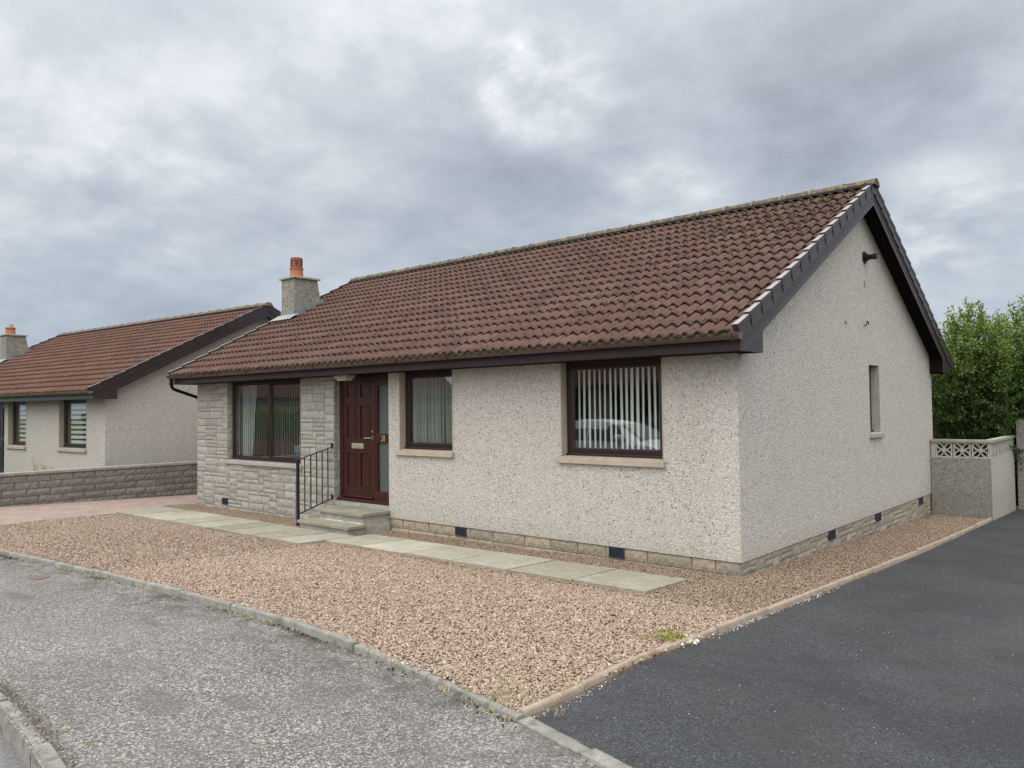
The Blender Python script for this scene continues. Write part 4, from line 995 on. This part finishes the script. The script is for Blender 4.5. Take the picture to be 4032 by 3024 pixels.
for i in range(150):
    j = rk.randint(0, len(KBr) - 2); t_ = rk.random(); x = KBr[j][0] * (1 - t_) + KBr[j + 1][0] * t_; y = KBr[j][1] * (1 - t_) + KBr[j + 1][1] * t_
    if math.sin(x * 4.1) + math.sin(x * 1.9) + rk.uniform(-1, 1) < -.2: continue
    sp.append((x, y - .012 - abs(rk.gauss(0, .02)), -.04, rk.uniform(.25, .6)))
px, py = along([(x + .02, y + .10) for x, y in RK[4:11]], 2600, .028, rng)
chips('kerb_debris', M['silt'], None, 0, .002, .008, -.036, shape=6, pts=(px, py), label='brown grit gathered behind the road kerb at the lower left', cat='grit')
px, py = along([(x, y - .03) for x, y in KBr], 2600, .03, rng, lambda s_: (math.sin(s_ * 2.3) + math.sin(s_ * 5.1 + 1) + random.uniform(-.9, .9)) > .3)
chips('kerb_debris', M['moss'], None, 0, .003, .011, -.040, shape=6, pts=(px, py), label='dark moss and silt crumbs along the foot of the garden kerb', cat='moss')
tufts('dry_grass', M['dryg'], sp, 'thin dry grass growing along the foot of the garden kerb')
sp = [(.55 + rk.gauss(0, .14), -4.52 + rk.gauss(0, .10), -.01, rk.uniform(.4, .9)) for i in range(60)] + [(.80 + rk.gauss(0, .015), rk.uniform(-4.4, -3.1), -.008, rk.uniform(.25, .6)) for i in range(34)]
tufts('dry_grass', M['dryg'], sp, 'straw coloured grass in the pointed near corner of the gravel')
sp = [(.66 + rk.gauss(0, .10), -2.72 + rk.gauss(0, .10), -.010, rk.uniform(.4, .9)) for i in range(42)]
tufts('grass_tuft', M['greeng'], sp, 'yellow green grass tuft in the gravel by the driveway edging', hmax=.05)
sp = [(-.3 - i * .28 + rk.gauss(0, .1), -6.46 + i * .005 + rk.gauss(0, .02), -.04, rk.uniform(.2, .5)) for i in range(12)]
tufts('dry_grass', M['greeng'], sp, 'weeds in the joint behind the road kerb at the lower left', hmax=.03)
# dead twig at the foot of the gable
m = MB(); m.tube([(.05, 7.9, -.37), (.12, 8.1, -.22), (.10, 8.2, -.10)], .005, 5); m.tube([(.02, 7.4, -.36), (.12, 7.7, -.345), (.05, 8.0, -.33)], .005, 5)
tag(m.build('dead_twig', M['bark']), 'thin dead twig lying against the foot of the gable wall', 'twig')

# ------------------------------------------------------------------ low block wall towards the neighbour
BW = empty('block_wall', (-14.7, 0, -.3), label='low brown split faced block wall with flat coping, left of the bungalow', cat='wall')
m = MB(); m.box(-14.90, -14.712, -7, 9.5, -.6, .436); sub(m, 'mortar_core', M['mortar_dark'], BW)
m = MB(); rw = random.Random(17); z = .440
for c in range(6):
    z1 = z - .150 * c; z0 = z1 - .150; y = -5.62 + (0.225 if c % 2 else 0)
    while y < 9.4:
        block(m, Vector((-14.70, 0, 0)), Vector((0, 1, 0)), Vector((0, 0, 1)), Vector((1, 0, 0)), y + .006, y + .444, z0 + .006, z1 - .005, rw, .016, .03, .05); y += .45
sub(m, 'blocks', M['block'], BW)
m = MB(); y = -5.7
while y < 9.5: m.box(-14.93, -14.665, y + .003, y + .60, .441, .500); y += .603
sub(m, 'coping', M['coping'], BW, bevel=.006)
# dry plant behind it
PL = empty('garden_plant', (-15.25, -2.05, -.3), label='spiky half dead plant poking up behind the low block wall', cat='plant')
m = MB(); rp = random.Random(3)
for i, (y, h, dy) in enumerate(((-2.10, .80, -.09), (-2.06, .66, -.04), (-2.02, .60, .03), (-1.92, .58, -.07), (-1.80, .53, .0), (-2.14, .62, -.03), (-2.0, .54, .06))):
    m.tube([(-15.25, y, -.35), (-15.25, y + dy * .4, h * .55), (-15.24, y + dy, h * .85), (-15.22, y + dy * 1.2 + .02, h)], .01, 5, rs=[.010, .012, .009, .003])
    for k in range(5):
        zz = .45 + (h - .45) * k / 5; s_ = 1 if k % 2 else -1
        m.add([(-15.25, y + dy * .6, zz), (-15.24, y + dy * .6 + s_ * .03, zz + .03), (-15.23, y + dy * .6 + s_ * .05, zz + .08)], [(0, 1, 2)])
sub(m, 'stems', M['dryg'], PL)

# ------------------------------------------------------------------ screen block wall at the back of the drive
SW = empty('screen_wall', (.5, 8.4, -.4), label='roughcast garden wall topped with pierced leaf pattern screen blocks', cat='wall')
m = MB(); m.box(.012, 1.0, 8.355, 8.45, -.8, .690); sub(m, 'base_wall', M['harl_grey'], SW)
m = MB(); m.box(.93, .999, 8.4501, 10.85, -.8, .690); m.box(1.0, 1.003, 8.352, 10.85, -.8, .690); sub(m, 'base_wall', M['harl_pale'], SW)
def screen_block(P, U, N, s=.29, t=.085):
    """square block: rim and four pointed leaves drawn with arcs, open between"""
    b = MB(); P, U, N = Vector(P), Vector(U), Vector(N); Z = Vector((0, 0, 1)); h = s / 2 - .002
    def pr(pts, t0=0, t1=t): b.prism([P + U * x + Z * z - N * t0 for x, z in pts], -N * (t1 - t0))
    r = .022
    pr([(-h, -h), (h, -h), (h, -h + r), (-h, -h + r)]); pr([(-h, h - r), (h, h - r), (h, h), (-h, h)]); pr([(-h, -h + r), (-h + r, -h + r), (-h + r, h - r), (-h, h - r)]); pr([(h - r, -h + r), (h, -h + r), (h, h - r), (h - r, h - r)])
    q = h - r * .5
    for sx in (-1, 1):
        for sz in (-1, 1):
            # a leaf from the centre to the corner, outlined by two curved ribs
            for side in (-1, 1):
                pts = []
                for k in range(9):
                    a = k / 8; bow = side * .30 * math.sin(math.pi * a); x = sx * q * a; z = sz * q * a
                    nx_, nz_ = -sz * .7071, sx * .7071
                    pts.append((x + nx_ * bow * q, z + nz_ * bow * q))
                w = .011
                for k in range(8):
                    (x0, z0), (x1, z1) = pts[k], pts[k + 1]; dx, dz = x1 - x0, z1 - z0; l = math.hypot(dx, dz); ox, oz = -dz / l * w, dx / l * w
                    pr([(x0 - ox, z0 - oz), (x1 - ox, z1 - oz), (x1 + ox, z1 + oz), (x0 + ox, z0 + oz)], .006, t - .006)
    pr([(-.03, -.03), (.03, -.03), (.03, .03), (-.03, .03)], .004, t - .004)
    return b
for i in range(3):
    sub(screen_block((.085 + .148 + .302 * i, 8.362, .835), (1, 0, 0), (0, -1, 0)), 'screen_block', M['screen'], SW)
m = MB(); m.box(.014, .083, 8.364, 8.44, .6905, .981); m.box(.984, .998, 8.362, 8.448, .6905, .981); sub(m, 'pier', M['screen'], SW)
for i in range(8):
    sub(screen_block((.998, 8.45 + .148 + .302 * i, .835), (0, 1, 0), (1, 0, 0)), 'screen_block', M['screen'], SW)
m = MB(); m.box(.008, 1.03, 8.325, 8.475, .9815, 1.034); sub(m, 'coping', M['screen_cope'], SW, bevel=.005)
m = MB(); m.box(.89, 1.03, 8.476, 10.86, .9815, 1.034); sub(m, 'coping', M['screen_cope'], SW, bevel=.005)
m = MB(); m.box(1.04, 9, 10.93, 11.15, -.9, 1.36); o = m.build('boundary_wall', M['harl_grey']); tag(o, 'taller plain grey roughcast wall at the right edge, end of the driveway', 'wall')

# ------------------------------------------------------------------ shrubs
def shrub(name, label, cx, cy, zb, ztop, rad, nst, mat, seed, lsize=.055, nleaf=26, cat='shrub', ntw=46, squash=1, group=None, shoots=14, lowfill=True):
    rs_ = np.random.default_rng(seed); root = empty(name, (cx, cy, zb), label=label, cat=cat, group=group)
    br = MB(); LP = []; LD = []
    for i in range(nst):
        a = rs_.uniform(0, 6.28); rr = rad * math.sqrt(rs_.uniform(.02, 1)); hx, hy = math.cos(a) * rr, math.sin(a) * rr * squash
        top = (ztop - zb) * (1 - .30 * (rr / rad) ** 2.2) * rs_.uniform(.80, .97)
        base = np.array([hx * .25, hy * .25, 0]); tip = np.array([hx, hy, top]); mid = (base * .45 + tip * .55) + np.array([hx * .25, hy * .25, 0]) + rs_.normal(0, .08, 3)
        pts = [(1 - t) ** 2 * base + 2 * t * (1 - t) * mid + t * t * tip for t in np.linspace(0, 1, 7)]
        br.tube([tuple(p) for p in pts], .02, 5, rs=[.03, .026, .022, .017, .013, .009, .004])
        for k in range(ntw):
            t = rs_.uniform(.05 if lowfill else .3, 1) ** .95; p = (1 - t) ** 2 * base + 2 * t * (1 - t) * mid + t * t * tip
            d = rs_.normal(0, 1, 3); d[2] = abs(d[2]) * .5 + .25; d /= np.linalg.norm(d); ln = rs_.uniform(.25, .62) * (1.15 - .4 * t)
            if t > .93: d = np.array([d[0] * .3, d[1] * .3, 1]); d /= np.linalg.norm(d); ln = rs_.uniform(.3, .62)
            q = p + d * ln
            if k % 3 == 0: br.tube([tuple(p), tuple(q)], .004, 3, cap=False)
            for j in range(nleaf):
                s = rs_.uniform(.12, 1); LP.append(p + d * ln * s + rs_.normal(0, .03, 3)); v = rs_.normal(0, 1, 3) + d * .8; LD.append(v / np.linalg.norm(v))
    LP = np.array(LP); LD = np.array(LD); N = len(LP); up = rs_.normal(0, 1, (N, 3)) + np.array([0, 0, 1.2]); sd = np.cross(LD, up); sd /= np.linalg.norm(sd, axis=1)[:, None] + 1e-9; nn = np.cross(sd, LD)
    sz = rs_.uniform(.65, 1.2, N)[:, None] * lsize
    V = np.stack([LP, LP + LD * sz * .5 + sd * sz * .30 + nn * sz * .06, LP + LD * sz, LP + LD * sz * .5 - sd * sz * .30 + nn * sz * .06], 1).reshape(-1, 3)
    me = bpy.data.meshes.new('foliage'); me.vertices.add(4 * N); me.vertices.foreach_set('co', V.astype(np.float32).ravel())
    q = np.arange(N) * 4; idx = np.stack([q, q + 1, q + 2, q, q + 2, q + 3], 1).ravel().astype(np.int32)
    me.loops.add(len(idx)); me.loops.foreach_set('vertex_index', idx); me.polygons.add(2 * N); me.polygons.foreach_set('loop_start', np.arange(0, 6 * N, 3, dtype=np.int32)); me.polygons.foreach_set('loop_total', np.full(2 * N, 3, np.int32))
    me.update(calc_edges=True); me.materials.append(mat)
    o = bpy.data.objects.new('foliage', me); COL.objects.link(o); o.parent = root
    br.build('branches', M['bark'], root, smooth=True)
    return root
shrub('shrub', 'tall bright green shrub with upright shoots behind the screen wall', .55, 11.9, -.5, 4.02, 1.75, 85, M['leaf'], 1, ntw=62, nleaf=26, lsize=.07)
shrub('shrub', 'olive tinged shrub at the right edge, beside the tall green one', 2.75, 13.2, -.5, 3.5, 1.5, 40, M['leaf2'], 2, ntw=50, nleaf=24, lsize=.066)
shrub('shrub', 'dark shrub deep behind the tall green one', -1.2, 13.6, -.5, 3.1, 1.8, 40, M['hedge'], 5, ntw=50, nleaf=24, lsize=.07)

# ------------------------------------------------------------------ things seen mirrored in the windows: hedge on a brick wall, two parked cars
HG = empty('hedge', (-21.5, -9, -.1), label='clipped green hedge above a red brick wall across the street corner', cat='hedge')
hp = MB(); rh = random.Random(5)
for i in range(9000):
    y = rh.uniform(-8, 6); f = rh.choice((0, 1, 2)); x = .4 if f == 0 else rh.uniform(-.4, .4); z = 1.75 if f == 1 else rh.uniform(.85, 1.75)
    s = rh.uniform(.05, .09); a = [rh.gauss(0, s) for _ in range(6)]
    hp.add([(x, y, z), (x + a[0], y + a[1], z + a[2]), (x + a[3], y + a[4], z + a[5])], [(0, 1, 2)])
hp.box(-.36, .36, -8, 6, .85, 1.72)
hp.build('foliage', M['hedge'], HG)
m = MB(); m.box(-21.6 + 21.5 - .1, -21.4 + 21.5 + .25, -8, 6, -.4, .85)
t = NT('red brick'); bk = t.n('ShaderNodeTexBrick'); mp = t.n('ShaderNodeMapping'); mp.inputs['Rotation'].default_value = (R(90), 0, R(90)); t.l(t.co, mp.inputs[0]); t.l(mp.outputs[0], bk.inputs['Vector'])
for k_, v_ in (('Color1', (.15, .06, .045, 1)), ('Color2', (.20, .085, .06, 1)), ('Mortar', (.3, .27, .23, 1))): bk.inputs[k_].default_value = v_
for k_, v_ in (('Scale', 1), ('Brick Width', .225), ('Row Height', .075), ('Mortar Size', .008)): bk.inputs[k_].default_value = v_
M['brick'] = t.fin(bk.outputs['Color'], .9)
m.build('brick_base', M['brick'], HG)

def car(name, label, loc, rz, paint):
    C_ = empty(name, loc, rz, label=label, cat='car', group='cars parked on the street, seen mirrored in the windows')
    # side stations: x, half width low, z of sill, belt z, roof z, half width at roof
    st = [(-2.05, .70, .42, .72, .74, .60), (-1.98, .80, .30, .90, .93, .66), (-1.80, .84, .25, .95, 1.05, .62), (-1.35, .86, .24, .95, 1.38, .58), (-.80, .87, .22, .94, 1.46, .60), (.0, .87, .22, .92, 1.47, .60),
          (.45, .87, .22, .91, 1.38, .60), (.85, .87, .23, .90, 1.13, .64), (1.12, .86, .24, .88, .935, .70), (1.50, .84, .25, .80, .84, .66), (1.88, .78, .28, .66, .70, .60), (2.06, .66, .36, .56, .58, .50)]
    b = MB(); vs = []; k = 8
    for (x, w, zl, zb, zr_, wr) in st:
        vs += [(x, -w * .9, zl), (x, -w, zl + .15), (x, -w, zb - .08), (x, -w * .96, zb), (x, -wr, zr_ - .03), (x, -wr * .6, zr_), (x, 0, zr_ + .012)]
    k = 7; n = len(st)
    full = []
    for i in range(n):
        ring = vs[i * k:(i + 1) * k]; full.append(ring + [(x, -y, z) for x, y, z in ring[:-1][::-1]])
    q = 2 * k - 1; vv = [v for r_ in full for v in r_]
    b.add(vv, [(i * q + j, i * q + (j + 1) % q, (i + 1) * q + (j + 1) % q, (i + 1) * q + j) for i in range(n - 1) for j in range(q)] + [tuple(range(q)), tuple(range((n - 1) * q, n * q))[::-1]])
    body = b.build('body', paint, C_, smooth=True, auto=45)
    for s_ in (-1, 1):
        g = MB()
        for (x0, x1, x2, x3) in ((-1.30, -.42, -.42, -1.12), (-.36, .78, .42, -.36)):
            y = s_ * .86; yt = s_ * .625
            g.prism([(x0, y * .985, .95), (x1, y * .985, .94), (x2, yt, 1.34), (x3, yt, 1.34)], (0, s_ * .006, .0))
        g.build('side_window', M['dark_glass'], C_)
        mi = MB(); mi.tube([(.62, s_ * .86, 1.0), (.60, s_ * 1.0, 1.02)], .075, 10); mi.build('wing_mirror', paint, C_, smooth=True)
    g = MB(); g.prism([(.52, -.60, 1.36), (.52, .60, 1.36), (1.10, .70, .97), (1.10, -.70, .97)], (.012, 0, .012)); g.build('windscreen', M['dark_glass'], C_)
    for x in (-1.28, 1.30):
        for s_ in (-1, 1):
            w = MB(); n_ = 24; y0 = s_ * .70
            w.prism([(x + .31 * math.cos(2 * math.pi * j / n_), y0, .31 + .31 * math.sin(2 * math.pi * j / n_)) for j in range(n_)], (0, s_ * .19, 0)); wo = w.build('wheel', M['black'], C_)
            r_ = MB(); r_.prism([(x + .2 * math.cos(2 * math.pi * j / n_), y0 + s_ * .191, .31 + .2 * math.sin(2 * math.pi * j / n_)) for j in range(n_)], (0, s_ * .006, 0)); r_.build('rim', M['steel'], wo)
    for s_ in (-1, 1):
        h_ = MB(); h_.prism([(1.86, s_ * .52, .60), (1.72, s_ * .80, .66), (1.62, s_ * .82, .76), (1.84, s_ * .50, .68)], (.06, 0, .015)); h_.build('headlight', M['steel'], C_)
    return C_
M['dark_glass'] = m_noise('dark car glass', (.01, .014, .016), (.014, .018, .02), 2, .06, spec=.8)
silver = m_noise('silver paint', (.66, .69, .73), (.70, .73, .77), 2, .28, spec=.6); blue = m_noise('grey blue paint', (.10, .14, .20), (.11, .15, .21), 2, .25, spec=.6)
car('parked_car', 'silver hatchback parked on the street, mirrored in the big right window', (-7.7, -8.9, -.09), R(-4), silver)
car('parked_car', 'grey blue car parked up the street, mirrored in the left window', (-16.9, -7.2, -.12), R(70), blue)

# ------------------------------------------------------------------ sky, sun, camera
W = bpy.data.worlds.new('World'); SC.world = W; W.use_nodes = True; nt = W.node_tree
class WT(NT):
    def __init__(s, nt): s.t = nt; s.co = s.n('ShaderNodeTexCoord').outputs['Generated']
w = WT(nt); bg = nt.nodes['Background']; bg.inputs['Strength'].default_value = .1
SUN = Vector((.12, -.52, .85)).normalized(); SE = math.asin(SUN.z); SA = math.atan2(SUN.x, SUN.y)
sky = w.n('ShaderNodeTexSky'); sky.sky_type = 'NISHITA'; sky.sun_disc = False; sky.sun_elevation = SE; sky.sun_rotation = SA
dx, dy, dz = w.sep(w.co)
zc = w.math('ADD', w.math('MAXIMUM', dz, 0), .34)
pr = w.comb(w.math('DIVIDE', dx, zc), w.math('DIVIDE', dy, zc), 0)
def dot(v):
    nd = w.n('ShaderNodeVectorMath', operation='DOT_PRODUCT'); w.l(w.co, nd.inputs[0]); nd.inputs[1].default_value = Vector(v).normalized(); return nd.outputs['Value']
def lobe(v, deg):       # 1 at the direction, 0 at deg degrees away, smooth
    c = math.cos(R(deg)); nd = w.n('ShaderNodeMapRange'); nd.interpolation_type = 'SMOOTHSTEP'; w.l(dot(v), nd.inputs['Value']); nd.inputs['From Min'].default_value = c; nd.inputs['From Max'].default_value = 1; return nd.outputs[0]
n1 = w.noise(1.25, 7, .54, pr, .15); n2 = w.noise(3.6, 6, .56, pr, .2); n3 = w.noise(9.5, 5, .58, pr, .25)
base = w.math('ADD', w.math('MULTIPLY', n1, .95), w.math('ADD', w.math('MULTIPLY', n2, .50), w.math('SUBTRACT', w.math('MULTIPLY', n3, .20), .325)))
adj = base
for v, deg, amt in (((-.572, .727, .38), 6, .24), ((-.64, .641, .425), 7, .12), ((-.473, .836, .279), 8, .16), ((-.167, .968, .186), 7, .18), ((-.24, .95, .20), 7, .12), ((-.694, .626, .355), 13, -.08), ((-.229, .928, .293), 15, -.10), ((-.30, .86, .40), 16, -.06),
                    ((-.924, .288, .25), 14, .10), ((-.665, .601, .47), 18, .08), ((-.82, .48, .31), 12, .05), ((-.75, .64, .16), 14, -.02), ((-.09, .97, .10), 14, -.02)):
    m_ = w.math('MULTIPLY', lobe(v, deg), w.math('MULTIPLY', w.ramp(w.noise(6.0, 5, .6, pr, .2), [(.3, .25), (.7, 1.5 if amt > 0 else 1)]), amt)); adj = w.math('ADD', adj, m_)
col = w.ramp(adj, [(.26, (.325, .37, .435)), (.39, (.405, .455, .53)), (.49, (.485, .54, .615)), (.60, (.59, .645, .705)), (.73, (.78, .82, .86)), (.84, (1.04, 1.05, 1.05))])
# horizon paler and bluer, zenith brighter as under any overcast, unseen glow round the sun behind the viewer, added to brighten the scene
col = w.mix(w.ramp(dz, [(0, .6), (.10, .38), (.24, 0)]), col, (.47, .55, .66))
zen = w.math('MULTIPLY', w.math('POWER', w.math('MAXIMUM', dz, 0), 3), 2.6)
glow = w.math('MULTIPLY', w.math('POWER', w.math('MAXIMUM', dot(SUN), 0), 1.7), 4.7)
add = w.math('MULTIPLY', w.math('ADD', zen, glow), .5); va = w.n('ShaderNodeVectorMath', operation='SCALE'); va.inputs[0].default_value = (1.03, 1.0, .955); w.l(add, va.inputs['Scale'])
vb = w.n('ShaderNodeVectorMath', operation='ADD'); w.l(col, vb.inputs[0]); w.l(va.outputs[0], vb.inputs[1])
vm = w.n('ShaderNodeVectorMath', operation='SCALE'); w.l(vb.outputs[0], vm.inputs[0]); vm.inputs['Scale'].default_value = 10
w.l(w.mix(.04, vm.outputs[0], sky.outputs[0]), bg.inputs['Color'])
sl = bpy.data.lights.new('sun', 'SUN'); sl.energy = .6; sl.angle = R(40); sl.color = (1, .96, .90)
so = bpy.data.objects.new('sun', sl); COL.objects.link(so); so.rotation_euler = (-SUN).to_track_quat('-Z', 'Y').to_euler()

cam = bpy.data.cameras.new('camera'); co = bpy.data.objects.new('camera', cam); COL.objects.link(co); SC.camera = co
cam.sensor_width = 36; cam.lens = 3046.676 / 4032 * 36; cam.clip_end = 2000; cam.clip_start = .05
yaw, pit, rol = .716602, .0302203, -.0119833
Fv = Vector((-math.sin(yaw) * math.cos(pit), math.cos(yaw) * math.cos(pit), math.sin(pit))); Rv = Vector((math.cos(yaw), math.sin(yaw), 0)); Uv = Rv.cross(Fv)
R2 = Rv * math.cos(rol) + Uv * math.sin(rol); U2 = -Rv * math.sin(rol) + Uv * math.cos(rol)
mt = Matrix((R2, U2, -Fv)).transposed().to_4x4(); mt.translation = Vector((3.72281, -8.05817, 1.73521)); co.matrix_world = mt
vs_ = SC.view_settings; vs_.view_transform = 'Standard'; vs_.look = 'None'; vs_.exposure = 0; vs_.gamma = 1
